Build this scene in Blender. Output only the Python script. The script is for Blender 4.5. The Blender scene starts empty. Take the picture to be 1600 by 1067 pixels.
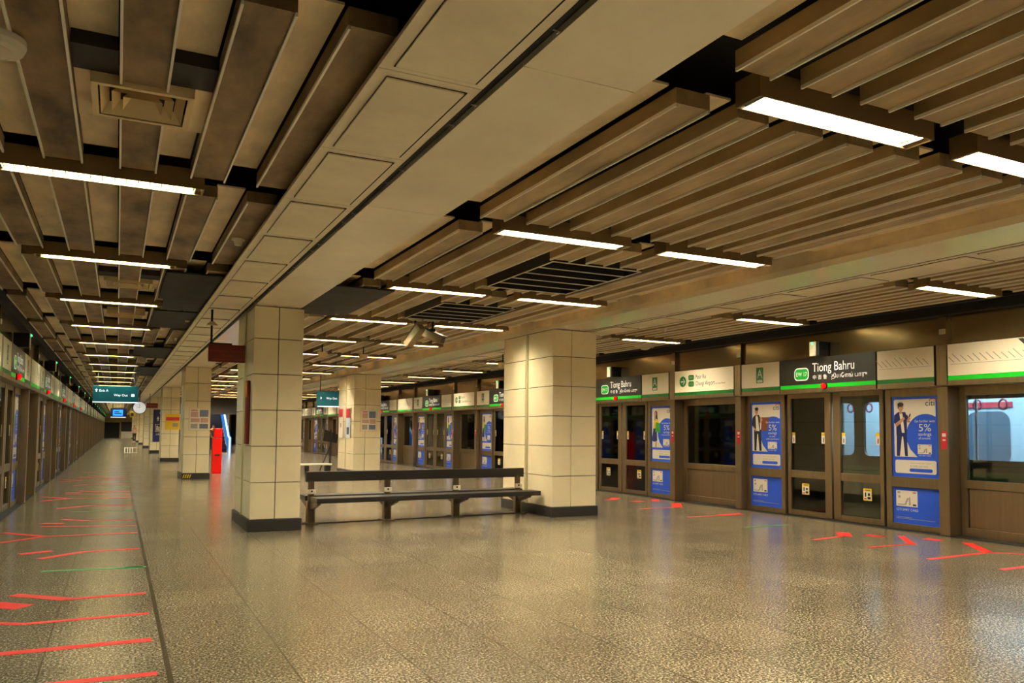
import bpy, bmesh, math, random
from mathutils import Vector, Matrix
random.seed(7)
S = bpy.context.scene
COL = S.collection
# ------------------------------------------------------------------ camera, world, exposure
F_PX, YAW, PITCH, ROLL = 1245.43, 0.458857932, 0.0553462, 0.00944997
cd = bpy.data.cameras.new('camera'); cam = bpy.data.objects.new('camera', cd); COL.objects.link(cam)
cd.sensor_width = 36.0; cd.lens = F_PX / 1600 * 36; cd.shift_y = 71.2 / 1600; cd.clip_end = 400; cd.clip_start = 0.05
_fw = Vector((math.sin(YAW) * math.cos(PITCH), math.cos(YAW) * math.cos(PITCH), math.sin(PITCH)))
_rt = Vector((math.cos(YAW), -math.sin(YAW), 0)); _up = _rt.cross(_fw)
_r2 = _rt * math.cos(ROLL) + _up * math.sin(ROLL); _u2 = -_rt * math.sin(ROLL) + _up * math.cos(ROLL)
cam.matrix_world = Matrix(((_r2.x, _u2.x, -_fw.x, 0), (_r2.y, _u2.y, -_fw.y, 0), (_r2.z, _u2.z, -_fw.z, 1.5), (0, 0, 0, 1)))
S.camera = cam
w = bpy.data.worlds.new('world'); S.world = w; w.use_nodes = True
w.node_tree.nodes['Background'].inputs[0].default_value = (0.8, 0.65, 0.4, 1)
w.node_tree.nodes['Background'].inputs[1].default_value = 0.02
S.view_settings.view_transform = 'Standard'; S.view_settings.look = 'None'
S.view_settings.exposure = 0.0; S.view_settings.gamma = 1.0; S.view_settings.use_curve_mapping = False
S.cycles.use_denoising = True
S.cycles.max_bounces = 9; S.cycles.diffuse_bounces = 6; S.cycles.glossy_bounces = 4; S.cycles.transparent_max_bounces = 12
S.cycles.sample_clamp_indirect = 12.0; S.cycles.caustics_reflective = True; S.cycles.caustics_refractive = False; S.cycles.blur_glossy = 1.0
LAMP = 203.0                        # strength of the tubes in the ceiling lights
LAMP_COL = (1.0, 0.88, 0.67)
LAMP_COL_LEFT = (0.88, 0.90, 0.70)

# ------------------------------------------------------------------ materials
MATS = {}
def srgb(r, g, b):
    f = lambda c: (c / 255 / 12.92) if c / 255 <= 0.04045 else ((c / 255 + 0.055) / 1.055) ** 2.4
    return (f(r), f(g), f(b), 1)
def mat(name, col, rough=0.5, metal=0.0, emit=0.0, var=0.0, vscale=3.0, stretch=(1, 1, 1), bump=0.0, bscale=40.0, spec=0.5, ecol=None, coat=0.0):
    if name in MATS: return MATS[name]
    m = bpy.data.materials.new(name); m.use_nodes = True; nt = m.node_tree; N = nt.nodes; L = nt.links
    b = N['Principled BSDF']
    c = srgb(*col)
    b.inputs['Base Color'].default_value = c; b.inputs['Roughness'].default_value = rough; b.inputs['Metallic'].default_value = metal
    b.inputs['Specular IOR Level'].default_value = spec; b.inputs['Coat Weight'].default_value = coat
    if emit: b.inputs['Emission Color'].default_value = srgb(*(ecol or col)); b.inputs['Emission Strength'].default_value = emit
    if var or bump:
        g = N.new('ShaderNodeNewGeometry'); mp = N.new('ShaderNodeMapping'); L.new(g.outputs['Position'], mp.inputs[0]); mp.inputs['Scale'].default_value = stretch
    if var:
        n = N.new('ShaderNodeTexNoise'); n.inputs['Scale'].default_value = vscale; n.inputs['Detail'].default_value = 5; n.inputs['Roughness'].default_value = 0.6; L.new(mp.outputs[0], n.inputs['Vector'])
        mr = N.new('ShaderNodeMapRange'); mr.inputs[1].default_value = 0.3; mr.inputs[2].default_value = 0.7; mr.inputs[3].default_value = 1 - var; mr.inputs[4].default_value = 1 + var * 0.5; L.new(n.outputs[0], mr.inputs[0])
        mx = N.new('ShaderNodeMix'); mx.data_type = 'RGBA'; mx.blend_type = 'MULTIPLY'; mx.inputs[0].default_value = 1
        mx.inputs[6].default_value = c; L.new(mr.outputs[0], mx.inputs[7]); L.new(mx.outputs[2], b.inputs['Base Color'])
        r2 = N.new('ShaderNodeMapRange'); r2.inputs[3].default_value = min(1, rough * 1.25); r2.inputs[4].default_value = rough * 0.85; L.new(n.outputs[0], r2.inputs[0]); L.new(r2.outputs[0], b.inputs['Roughness'])
    if bump:
        n2 = N.new('ShaderNodeTexNoise'); n2.inputs['Scale'].default_value = bscale; L.new(mp.outputs[0], n2.inputs['Vector'])
        bp = N.new('ShaderNodeBump'); bp.inputs['Strength'].default_value = bump; bp.inputs['Distance'].default_value = 0.01; L.new(n2.outputs[0], bp.inputs['Height']); L.new(bp.outputs[0], b.inputs['Normal'])
    MATS[name] = m; return m
def emis(name, col, strength):
    m = bpy.data.materials.new(name); m.use_nodes = True; nt = m.node_tree; nt.nodes.clear()
    e = nt.nodes.new('ShaderNodeEmission'); o = nt.nodes.new('ShaderNodeOutputMaterial'); e.inputs[0].default_value = (*col[:3], 1); e.inputs[1].default_value = strength
    nt.links.new(e.outputs[0], o.inputs[0]); MATS[name] = m; return m
def glass(name, tint, refl=0.08):
    m = bpy.data.materials.new(name); m.use_nodes = True; nt = m.node_tree; nt.nodes.clear(); N = nt.nodes; L = nt.links
    t = N.new('ShaderNodeBsdfTransparent'); t.inputs[0].default_value = srgb(*tint)
    g = N.new('ShaderNodeBsdfGlossy'); g.inputs['Roughness'].default_value = 0.03
    fr = N.new('ShaderNodeFresnel'); fr.inputs[0].default_value = 1.5
    ad = N.new('ShaderNodeMath'); ad.operation = 'MAXIMUM'; ad.inputs[1].default_value = refl; L.new(fr.outputs[0], ad.inputs[0])
    mx = N.new('ShaderNodeMixShader'); L.new(ad.outputs[0], mx.inputs[0]); L.new(t.outputs[0], mx.inputs[1]); L.new(g.outputs[0], mx.inputs[2])
    o = N.new('ShaderNodeOutputMaterial'); L.new(mx.outputs[0], o.inputs[0]); MATS[name] = m; return m
def floor_mat():
    m = bpy.data.materials.new('speckled granite tiles'); m.use_nodes = True; nt = m.node_tree; N = nt.nodes; L = nt.links; b = N['Principled BSDF']
    g = N.new('ShaderNodeNewGeometry'); sp = N.new('ShaderNodeSeparateXYZ'); L.new(g.outputs['Position'], sp.inputs[0])
    def M(op, a, c=None, d=None):
        n = N.new('ShaderNodeMath'); n.operation = op
        for i, v in enumerate((a, c, d)):
            if v is None: continue
            if isinstance(v, (int, float)): n.inputs[i].default_value = v
            else: L.new(v, n.inputs[i])
        return n.outputs[0]
    def axis(o, off, p):
        u = M('DIVIDE', M('SUBTRACT', o, off), p); fl = M('FLOOR', u); fr = M('SUBTRACT', u, fl)
        d = M('MULTIPLY', M('MINIMUM', fr, M('SUBTRACT', 1.0, fr)), p); return fl, d
    fx, dx = axis(sp.outputs[0], 0.33, 0.712); fy, dy = axis(sp.outputs[1], 4.306, 0.745)
    cmb = N.new('ShaderNodeCombineXYZ'); L.new(fx, cmb.inputs[0]); L.new(fy, cmb.inputs[1])
    wn = N.new('ShaderNodeTexWhiteNoise'); wn.noise_dimensions = '2D'; L.new(cmb.outputs[0], wn.inputs[0])
    n1 = N.new('ShaderNodeTexNoise'); n1.inputs['Scale'].default_value = 60; n1.inputs['Detail'].default_value = 3; n1.inputs['Roughness'].default_value = 0.65; L.new(g.outputs['Position'], n1.inputs['Vector'])
    n2 = N.new('ShaderNodeTexNoise'); n2.inputs['Scale'].default_value = 1.1; n2.inputs['Detail'].default_value = 4; L.new(g.outputs['Position'], n2.inputs['Vector'])
    cr = N.new('ShaderNodeValToRGB'); e = cr.color_ramp.elements
    e[0].position = 0.40; e[0].color = srgb(30, 25, 17); e[1].position = 0.62; e[1].color = srgb(192, 179, 152)
    x = cr.color_ramp.elements.new(0.47); x.color = srgb(96, 85, 64)
    x = cr.color_ramp.elements.new(0.55); x.color = srgb(142, 129, 103)
    L.new(n1.outputs[0], cr.inputs[0])
    pw = M('POWER', wn.outputs[0], 3.0)
    br = M('ADD', 0.86, M('MULTIPLY', pw, 0.24)); br = M('MULTIPLY', br, M('ADD', 0.74, M('MULTIPLY', n2.outputs[0], 0.5)))
    mx = N.new('ShaderNodeMix'); mx.data_type = 'RGBA'; mx.blend_type = 'MULTIPLY'; mx.inputs[0].default_value = 1; L.new(cr.outputs[0], mx.inputs[6]); L.new(br, mx.inputs[7])
    j = M('MAXIMUM', M('LESS_THAN', dx, 0.006), M('MULTIPLY', M('LESS_THAN', dy, 0.0034), 0.6))
    edge = M('LESS_THAN', M('ABSOLUTE', M('SUBTRACT', sp.outputs[0], 0.335)), 0.016)
    jj = M('MAXIMUM', M('MULTIPLY', j, 0.85), M('MULTIPLY', edge, 0.9))
    m2 = N.new('ShaderNodeMix'); m2.data_type = 'RGBA'; L.new(jj, m2.inputs[0]); L.new(mx.outputs[2], m2.inputs[6]); m2.inputs[7].default_value = srgb(58, 48, 32)
    L.new(m2.outputs[2], b.inputs['Base Color'])
    rr = M('ADD', 0.14, M('MULTIPLY', n2.outputs[0], 0.12)); L.new(rr, b.inputs['Roughness'])
    b.inputs['Specular IOR Level'].default_value = 0.8
    bp = N.new('ShaderNodeBump'); bp.inputs['Strength'].default_value = 0.012; bp.inputs['Distance'].default_value = 0.003; L.new(n1.outputs[0], bp.inputs['Height']); L.new(bp.outputs[0], b.inputs['Normal'])
    return m
M_floor = floor_mat()
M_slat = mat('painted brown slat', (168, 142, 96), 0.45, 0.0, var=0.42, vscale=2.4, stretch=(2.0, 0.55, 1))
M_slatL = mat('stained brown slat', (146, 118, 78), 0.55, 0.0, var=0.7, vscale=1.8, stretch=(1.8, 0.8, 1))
M_lip = mat('slat lip painted highlight', (250, 242, 220), 0.4, 0.0)  # light caught by the lip edges is put into this pale colour
M_recess = mat('beige recess board', (244, 220, 174), 0.6, var=0.35, vscale=2.0, stretch=(1.5, 0.6, 1))
M_deck = mat('black ceiling void', (14, 12, 10), 0.9)
M_soffit = mat('cream enamelled soffit', (252, 238, 204), 0.2, var=0.1, vscale=1.2)
M_soffitR = mat('polished cream soffit', (252, 238, 204), 0.1, var=0.05, vscale=1.2)
M_flap = mat('cream flap panel', (246, 230, 192), 0.4, var=0.16, vscale=1.5)
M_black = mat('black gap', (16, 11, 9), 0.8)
M_tile = mat('cream vitreous panel', (246, 230, 188), 0.2, var=0.1, vscale=0.9)
M_grout = mat('brown joint', (78, 60, 34), 0.8)
M_plinth = mat('charcoal plinth', (48, 46, 45), 0.35, var=0.15, vscale=6)
M_pipe = mat('cream pipe', (198, 180, 130), 0.35)
M_house = mat('bronze lamp housing', (138, 112, 70), 0.4, 0.2, var=0.15)
M_louvre = mat('pale louvre', (196, 226, 206), 0.25, 0.4)
M_tube = emis('warm tube light', LAMP_COL, LAMP)
M_tubeL = emis('cool tube light', LAMP_COL_LEFT, LAMP * 0.75)
M_steel = mat('brushed bronze steel', (150, 131, 102), 0.34, 0.85, var=0.12, vscale=2.0, stretch=(6, 6, 0.3))
M_steelD = mat('dark brushed steel', (104, 90, 70), 0.38, 0.8, var=0.15, vscale=2.0, stretch=(6, 6, 0.3))
M_fascia = mat('brushed fascia steel', (128, 108, 80), 0.20, 0.85, var=0.12, vscale=1.5)
M_lowpan = mat('olive grey lower pane', (214, 196, 156), 0.4)
M_rubber = mat('black rubber', (15, 14, 13), 0.7)
M_glass = glass('tinted screen glass', (205, 212, 210))
M_white = mat('cream white print', (232, 222, 204), 0.5)
M_blue = mat('royal blue print', (36, 88, 220), 0.45)
M_navy = mat('navy print', (24, 30, 92), 0.45)
M_ink = mat('black print', (24, 24, 26), 0.5)
M_grey = mat('pale grey print', (168, 158, 140), 0.5)
M_skin = mat('skin print', (196, 142, 108), 0.5)
M_brownp = mat('brown print', (126, 66, 34), 0.5)
M_greenp = mat('green bag print', (52, 160, 38), 0.5)
M_yellowp = mat('yellow print', (240, 200, 40), 0.5)
M_redp = mat('red print', (206, 40, 58), 0.5)
M_sign = mat('cream sign face', (244, 230, 200), 0.4)
M_signdark = mat('charcoal sign face', (44, 38, 34), 0.4)
M_stripe = mat('dark green stripe', (14, 110, 36), 0.4)
M_stripelit = mat('backlit green stripe', (12, 176, 34), 0.4, emit=0.28)
M_lit = mat('backlit white lettering', (245, 240, 230), 0.4, emit=0.45)
M_badge = mat('backlit green badge', (24, 170, 50), 0.4, emit=0.22)
M_redlamp = emis('red indicator', (1.0, 0.02, 0.02), 3.0)
M_redlens = mat('red lens', (190, 16, 14), 0.2, emit=0.8, ecol=(255, 10, 10))
M_greenled = emis('green led', (0.05, 1.0, 0.2), 5.0)
M_bench = mat('black bench slab', (26, 21, 18), 0.42, bump=0.15, bscale=60)
M_tape = mat('red floor tape', (216, 30, 3), 0.6)
M_tapeG = mat('green floor tape', (26, 122, 44), 0.5)
M_char = mat('charcoal fabric board', (48, 44, 40), 0.85, var=0.15)
M_vent = mat('beige vent', (232, 206, 150), 0.45)
M_grille = mat('black grille', (30, 23, 18), 0.6)
M_maroon = mat('maroon sign', (108, 24, 14), 0.45)
M_maroonT = mat('dim red lettering', (142, 52, 36), 0.5)
M_teal = mat('backlit teal sign', (0, 88, 98), 0.4, emit=0.3)
M_signw = emis('sign white', (0.9, 0.97, 1.0), 1.6)
M_plastic = mat('white plastic', (222, 210, 184), 0.4)
M_wall = mat('dark tunnel wall', (26, 24, 24), 0.9)
M_endwall = mat('end wall paint', (150, 126, 84), 0.6, var=0.1)

# ------------------------------------------------------------------ mesh builder
class MB:
    def __init__(s): s.v = []; s.f = []; s.m = []; s.mats = []; s.sm = []
    def mi(s, m):
        if m not in s.mats: s.mats.append(m)
        return s.mats.index(m)
    def add(s, vs, fs, m, smooth=False):
        o = len(s.v); s.v += [tuple(v) for v in vs]; k = s.mi(m)
        for f in fs: s.f.append([i + o for i in f]); s.m.append(k); s.sm.append(smooth)
        return s
    def box(s, x0, x1, y0, y1, z0, z1, m):
        return s.add([(x0, y0, z0), (x1, y0, z0), (x1, y1, z0), (x0, y1, z0), (x0, y0, z1), (x1, y0, z1), (x1, y1, z1), (x0, y1, z1)],
                     [(0, 3, 2, 1), (4, 5, 6, 7), (0, 1, 5, 4), (1, 2, 6, 5), (2, 3, 7, 6), (3, 0, 4, 7)], m)
    def bev(s, x0, x1, y0, y1, z0, z1, m, r=0.008):
        bm = bmesh.new(); bmesh.ops.create_cube(bm, size=1)
        for v in bm.verts: v.co = Vector(((x0 + x1) / 2 + v.co.x * (x1 - x0), (y0 + y1) / 2 + v.co.y * (y1 - y0), (z0 + z1) / 2 + v.co.z * (z1 - z0)))
        bmesh.ops.bevel(bm, geom=bm.edges[:], offset=r, segments=2, affect='EDGES', profile=0.5)
        bm.verts.index_update(); s.add([v.co[:] for v in bm.verts], [[v.index for v in f.verts] for f in bm.faces], m); bm.free(); return s
    def poly(s, pts, y, m):                      # flat print facing -y, points (x, z)
        return s.add([(p[0], y, p[1]) for p in pts], [list(range(len(pts)))], m)
    def rect(s, x0, x1, z0, z1, y, m): return s.poly([(x0, z0), (x1, z0), (x1, z1), (x0, z1)], y, m)
    def rrect(s, x0, x1, z0, z1, y, m, r, corners=(1, 1, 1, 1)):
        return s.poly(rr(x0, x1, z0, z1, r, corners), y, m)
    def cyl(s, a, b, r, m, n=12, r2=None, smooth=True):
        a = Vector(a); b = Vector(b); d = (b - a).normalized(); r2 = r if r2 is None else r2
        t = d.orthogonal().normalized(); u = d.cross(t); vs = []; fs = []
        for i in range(n):
            c = math.cos(2 * math.pi * i / n); q = math.sin(2 * math.pi * i / n); vs += [a + (t * c + u * q) * r, b + (t * c + u * q) * r2]
        for i in range(n): j = (i + 1) % n; fs.append((2 * i, 2 * j, 2 * j + 1, 2 * i + 1))
        s.add(vs, fs, m, smooth); o = [v[:] for v in vs]
        s.add(o[0::2], [list(range(n))[::-1]], m); s.add(o[1::2], [list(range(n))], m); return s
    def ball(s, c, r, m, sz=1.0, n=14, k=8, z0=-1):
        vs = []; fs = []
        for i in range(k + 1):
            th = math.pi * i / k
            for j in range(n): ph = 2 * math.pi * j / n; vs.append((c[0] + r * math.sin(th) * math.cos(ph), c[1] + r * math.sin(th) * math.sin(ph), c[2] + r * sz * math.cos(th)))
        for i in range(k):
            for j in range(n): a = i * n + j; b = i * n + (j + 1) % n; fs.append((a, a + n, b + n, b))
        return s.add(vs, fs, m, True)
    def text(s, t, x, z, size, y, m, align='LEFT', sx=1.0):
        vs, fs = text_mesh(t)
        if not vs: return s
        w_ = max(v[0] for v in vs) * size * sx
        off = {'LEFT': 0, 'CENTER': -w_ / 2, 'RIGHT': -w_}[align]
        return s.add([(x + off + v[0] * size * sx, y, z + v[1] * size) for v in vs], fs, m)
    def build(s, name, parent=None, loc=(0, 0, 0), rotz=0.0):
        me = bpy.data.meshes.new(name); me.from_pydata(s.v, [], s.f)
        for m in s.mats: me.materials.append(m)
        me.polygons.foreach_set('material_index', s.m); me.polygons.foreach_set('use_smooth', s.sm); me.update()
        o = bpy.data.objects.new(name, me); COL.objects.link(o); o.location = loc; o.rotation_euler = (0, 0, rotz)
        if parent: o.parent = parent
        return o
def rr(x0, x1, z0, z1, r, corners=(1, 1, 1, 1)):
    pts = []
    for (cx, cz, a, k) in ((x0 + r, z0 + r, 180, 0), (x1 - r, z0 + r, 270, 1), (x1 - r, z1 - r, 0, 2), (x0 + r, z1 - r, 90, 3)):
        if corners[k]:
            for i in range(6): t = math.radians(a + 18 * i); pts.append((cx + r * math.cos(t), cz + r * math.sin(t)))
        else: pts.append((x0 if k in (0, 3) else x1, z0 if k < 2 else z1))
    return pts
_TX = {}
def text_mesh(t):
    if t in _TX: return _TX[t]
    c = bpy.data.curves.new('lettering', 'FONT'); c.body = t; c.size = 1; c.resolution_u = 3
    o = bpy.data.objects.new('lettering', c); COL.objects.link(o); bpy.context.view_layer.update()
    me = bpy.data.meshes.new_from_object(o.evaluated_get(bpy.context.evaluated_depsgraph_get()))
    r = ([v.co[:] for v in me.vertices], [list(p.vertices) for p in me.polygons])
    bpy.data.objects.remove(o); bpy.data.curves.remove(c); bpy.data.meshes.remove(me); _TX[t] = r; return r
def tag(o, label=None, cat=None, group=None, kind=None):
    if label: o['label'] = label
    if cat: o['category'] = cat
    if group: o['group'] = group
    if kind: o['kind'] = kind
    return o
def empty(name, label, cat, loc=(0, 0, 0), rotz=0, group=None):
    o = bpy.data.objects.new(name, None); COL.objects.link(o); o.location = loc; o.rotation_euler = (0, 0, rotz); return tag(o, label, cat, group)
def dup(root, loc, rotz=0.0, label=None, group=None):
    r = root.copy(); COL.objects.link(r); r.location = loc; r.rotation_euler = (0, 0, rotz)
    if label: r['label'] = label
    if group: r['group'] = group
    for ch in list(root.children):
        c = ch.copy(); COL.objects.link(c); c.parent = r
        for g in list(ch.children): d = g.copy(); COL.objects.link(d); d.parent = c
    return r
def struct(o): o['kind'] = 'structure'; return o
class Proto:                                   # first use moves the thing itself, later uses copy it
    def __init__(s, root): s.root = root; s.used = False
    def put(s, loc, rotz, label, group=None):
        if not s.used:
            s.used = True; s.root.location = loc; s.root.rotation_euler = (0, 0, rotz); s.root['label'] = label
            if group: s.root['group'] = group
            return s.root
        return dup(s.root, loc, rotz, label, group)
ORD = 'first second third fourth fifth sixth seventh eighth ninth tenth eleventh twelfth thirteenth fourteenth fifteenth sixteenth seventeenth eighteenth nineteenth twentieth'.split()
def nth(i):
    if i < 20: return ORD[i]
    return ('twenty' if i < 29 else 'thirty') + ('-' + ORD[(i + 1) % 10 - 1] if (i + 1) % 10 else '')
PI2 = math.pi / 2
YMIN, YMAX = -9.0, 126.0

# ------------------------------------------------------------------ large structure
struct(MB().box(-1.97, 11.47, YMIN, YMAX, -0.3, 0, M_floor).build('floor'))
struct(MB().box(-4.2, 15.5, YMIN, YMAX, 3.78, 3.95, M_deck).build('ceiling'))
struct(MB().box(-4.2, 15.5, YMIN - 0.2, YMIN, -1.2, 3.9, M_endwall).build('wall_back'))
struct(MB().box(-4.2, -4.0, YMIN, YMAX, -1.2, 3.9, M_wall).build('wall_left'))
struct(MB().box(15.3, 15.5, YMIN, YMAX, -1.2, 3.9, M_wall).build('wall_right'))
b = MB(); b.box(-4.2, 15.5, YMAX, YMAX + 0.3, -1.2, 3.9, M_endwall)
b.box(0.5, 2.6, YMAX - 0.05, YMAX, 0.2, 2.3, M_char); b.box(-1.6, 0.3, YMAX - 0.05, YMAX, 0.0, 2.2, M_wall)
b.box(0.5, 2.6, YMAX - 0.35, YMAX - 0.3, 0, 0.95, M_plastic)
struct(b.build('wall_end'))
struct(MB().box(-4.0, -1.97, YMIN, YMAX, -1.2, -1.0, M_wall).build('floor_track_left'))
struct(MB().box(11.47, 15.3, YMIN, YMAX, -1.2, -1.0, M_wall).build('floor_track_right'))

# ceiling rhythm: rows of lights every PITCHY, slats broken at every row
PITCHY = 3.3125
ROWS = [3.35 + PITCHY * k for k in range(-3, 37)]
BAYS = [(r + 0.32, r + PITCHY - 0.18) for r in ROWS]
SL = {'left': [(-1.51 + 0.487 * i, 0.25) for i in range(6)], 'middle': [(2.865 + 0.468 * i, 0.25) for i in range(8)], 'right': [(8.50 + 0.47 * i, 0.25) for i in range(5)]}
ZONE = {'left': (-1.56, 1.2), 'middle': (2.40, 6.96), 'right': (8.2, 10.98)}
ZB = 3.42
HOLES = {'left': [(-0.22, 0.36, 4.86, 5.42), (-0.22, 0.36, 4.86 + 6.62, 5.42 + 6.62), (-0.22, 0.36, 4.86 + 2 * PITCHY * 1.5, 5.42 + 3 * PITCHY)], 'middle': [(4.30, 5.55, 7.72, 9.56), (4.30, 5.55, 11.06, 12.9)], 'right': []}
def spans(y0, y1, x0, x1, zone):
    out = [(y0, y1)]
    for (hx0, hx1, hy0, hy1) in HOLES[zone]:
        if x1 > hx0 + 0.02 and x0 < hx1 - 0.02:
            nw = []
            for (p, q) in out:
                if hy1 <= p or hy0 >= q: nw.append((p, q)); continue
                if hy0 > p: nw.append((p, hy0))
                if hy1 < q: nw.append((hy1, q))
            out = nw
    return out
for zn, slats in SL.items():
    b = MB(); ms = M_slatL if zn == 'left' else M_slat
    for (y0, y1) in BAYS:
        for (x, wd) in slats:
            for (p, q) in spans(y0, y1, x, x + wd, zn):
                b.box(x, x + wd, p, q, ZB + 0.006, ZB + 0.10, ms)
                b.box(x - 0.001, x + 0.012, p, q, ZB - 0.012, ZB + 0.008, M_lip); b.box(x + wd - 0.012, x + wd + 0.001, p, q, ZB - 0.012, ZB + 0.008, M_lip)
    struct(b.build('ceiling_slats_' + zn))
    b = MB(); z0, z1 = ZONE[zn]
    edges = [z0] + [v for (x, wd) in slats for v in (x - (0.012 if zn == 'left' else 0.028), x + wd)] + [z1]
    for (y0, y1) in BAYS:
        for i in range(0, len(edges), 2):
            if edges[i + 1] - edges[i] < 0.03: continue
            for (p, q) in spans(y0 + 0.03, y1 - 0.08, edges[i], edges[i + 1], zn): b.box(edges[i], edges[i + 1], p, q, 3.535, 3.55, M_recess)
    struct(b.build('ceiling_boards_' + zn))

def beam(name, xs, xflip):                       # xs soffit span, xflip = span of the flap strip; gap between
    b = MB(); x0, x1 = xs
    js = [YMIN] + [3.485 + 2.81 * k for k in range(-4, 44) if YMIN < 3.485 + 2.81 * k < YMAX] + [YMAX]
    for p, q in zip(js[:-1], js[1:]): b.box(x0, x1, p + 0.003, q - 0.003, 3.33, 3.40, M_soffit if name == 'left' else M_soffitR)
    b.box(x0 + 0.01, x1 - 0.01, YMIN, YMAX, 3.336, 3.8, M_recess)
    struct(b.build('beam_' + name))
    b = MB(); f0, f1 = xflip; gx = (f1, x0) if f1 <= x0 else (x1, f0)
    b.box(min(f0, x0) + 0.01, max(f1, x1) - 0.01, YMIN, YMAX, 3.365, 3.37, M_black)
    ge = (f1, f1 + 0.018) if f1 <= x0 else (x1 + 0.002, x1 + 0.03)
    b.box(ge[0], ge[1], YMIN, YMAX, 3.331, 3.37, M_black)  # solid black strip added to paint the gap's shade as a dark line
    near_gap = f1 if f1 <= x0 else f0
    js = [3.845 + 1.275 * k for k in range(-10, 96)]
    for p, q in zip(js[:-1], js[1:]):
        b.box(f0, f1, p + 0.004, q - 0.004, 3.336, 3.36, M_flap)                 # fixed frame
        xa, xb = (f0 + 0.07, f1 - 0.075)
        b.box(xa - 0.002, xb + 0.018, p + 0.073, q - 0.052, 3.331, 3.3365, M_black)
        b.box(xa, xb, p + 0.075, q - 0.072, 3.322, 3.336, M_flap)               # hinged flap
    struct(b.build('trim_' + ('1' if name == 'left' else '2')))
    b = MB()
    for k in range(-6, 60):                       # wire clips across the gap
        for d in (0.0, 0.33):
            y = 4.05 + 1.275 * k + d
            b.box(gx[0] + 0.004, gx[1] - 0.006, y, y + 0.006, 3.334, 3.338, M_plastic); b.box(gx[1] - 0.012, gx[1] - 0.006, y, y + 0.03, 3.334, 3.338, M_plastic)
    struct(b.build('trim_' + ('3' if name == 'left' else '4')))
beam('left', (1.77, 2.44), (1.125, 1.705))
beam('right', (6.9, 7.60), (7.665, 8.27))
# edge channels over the platform screens
b = MB(); b.box(-1.75, -1.545, YMIN, YMAX, 3.30, 3.8, M_black); b.box(-1.60, -1.53, YMIN, YMAX, 3.43, 3.47, M_grille); struct(b.build('trim_5'))
b = MB(); b.box(11.0, 11.3, YMIN, YMAX, 3.30, 3.8, M_black); b.box(10.93, 11.02, YMIN, YMAX, 3.43, 3.47, M_grille); struct(b.build('trim_6'))

# ------------------------------------------------------------------ pillars
TZ = [0.171, 0.711, 1.244, 1.778, 2.311, 2.841, 3.322]
def pillar(x0, x1, y0, y1, jx, label, group):
    root = empty('pillar', label, 'pillar', ((x0 + x1) / 2, (y0 + y1) / 2, 0), 0, group); root['kind'] = 'thing'
    cx, cy = (x0 + x1) / 2, (y0 + y1) / 2
    a, c, d, e = x0 - cx, x1 - cx, y0 - cy, y1 - cy
    b = MB(); g = 0.005; t = 0.02
    b.box(a + t, c - t, d + t, e - t, 0.05, 3.32, M_grout)
    j = jx - cx; m0, m1 = -0.07, 0.07
    for z0, z1 in zip(TZ[:-1], TZ[1:]):
        for (p, q) in ((a, j), (j, c)):
            for (u, v) in ((d, d + t + 0.004), (e - t - 0.004, e)): b.bev(p + (0 if p == a else g), q - (0 if q == c else g), u, v, z0 + g, z1 - g, M_tile, 0.004)
        for (p, q) in ((d + 0.012, m0), (m1, e - 0.012)):
            for (u, v) in ((a, a + t + 0.004), (c - t - 0.004, c)): b.bev(u, v, p, q, z0 + g, z1 - g, M_tile, 0.004)
    b.build('tile_cladding', root)
    p = MB(); p.bev(a - 0.03, c + 0.03, d - 0.03, e + 0.03, 0, 0.172, M_plinth, 0.006); p.build('plinth', root)
    for s_ in (a + 0.012, c - 0.012):
        p = MB(); p.cyl((s_, 0, 0.17), (s_, 0, 3.32), 0.032, M_pipe, 12); p.box(s_ - 0.006, s_ + 0.006, m0 + 0.005, m0 + 0.03, 0.17, 3.32, M_pipe); p.build('down_pipe', root)
    return root
for k in range(9):
    y = 12.19 + 13.25 * k
    where = ['holding the near end of the black bench', 'with a framed poster and red cabinet beside it', 'carrying a yellow notice', 'carrying a blue lift sign'][k] if k < 4 else 'in the left row, %s pillar away from the camera' % nth(k)
    pillar(1.77, 2.49, y, y + 1.72, 2.125, ('cream panel clad pillar ' if k else 'large cream panel clad pillar ') + where, 'pillars of the left row')
for k in range(9):
    y = 12.33 + 13.25 * k
    where = ['at the far end of the black bench', 'with a framed poster behind the bench'][k] if k < 2 else 'in the right row, %s pillar away from the camera' % nth(k)
    pillar(6.9, 7.80, y, y + 2.0, 7.28, 'cream panel clad pillar ' + where, 'pillars of the right row')

# ------------------------------------------------------------------ ceiling lights
def light_proto(L, tube):
    root = empty('ceiling_light', '', 'light', (0, 0, 3.36), 0); h = L / 2; wy = 0.098
    b = MB()
    b.box(-h, h, -wy, -wy + 0.01, 0, 0.15, M_house); b.box(-h, h, wy - 0.01, wy, 0, 0.15, M_house)
    b.box(-h, -h + 0.012, -wy, wy, 0, 0.15, M_house); b.box(h - 0.012, h, -wy, wy, 0, 0.15, M_house); b.box(-h, h, -wy, wy, 0.14, 0.15, M_house)
    for s_ in (-1, 1): b.box(s_ * (h - 0.045) - 0.03, s_ * (h - 0.045) + 0.03, -wy, wy, 0.03, 0.04, M_house)
    b.build('housing', root)
    b = MB(); b.box(-h + 0.06, h - 0.06, -wy + 0.012, wy - 0.012, 0.062, 0.075, tube); b.build('diffuser', root)
    b = MB(); n = 16
    for i in range(n + 1):
        x = -h + 0.06 + (L - 0.12) * i / n
        b.box(x - 0.004, x + 0.004, -wy + 0.012, wy - 0.012, 0.012, 0.045, M_louvre)
    b.build('louvre', root)
    return Proto(root)
PL = light_proto(1.42, M_tubeL); PM = light_proto(1.45, M_tube); PR = light_proto(1.5, M_tube)
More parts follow.
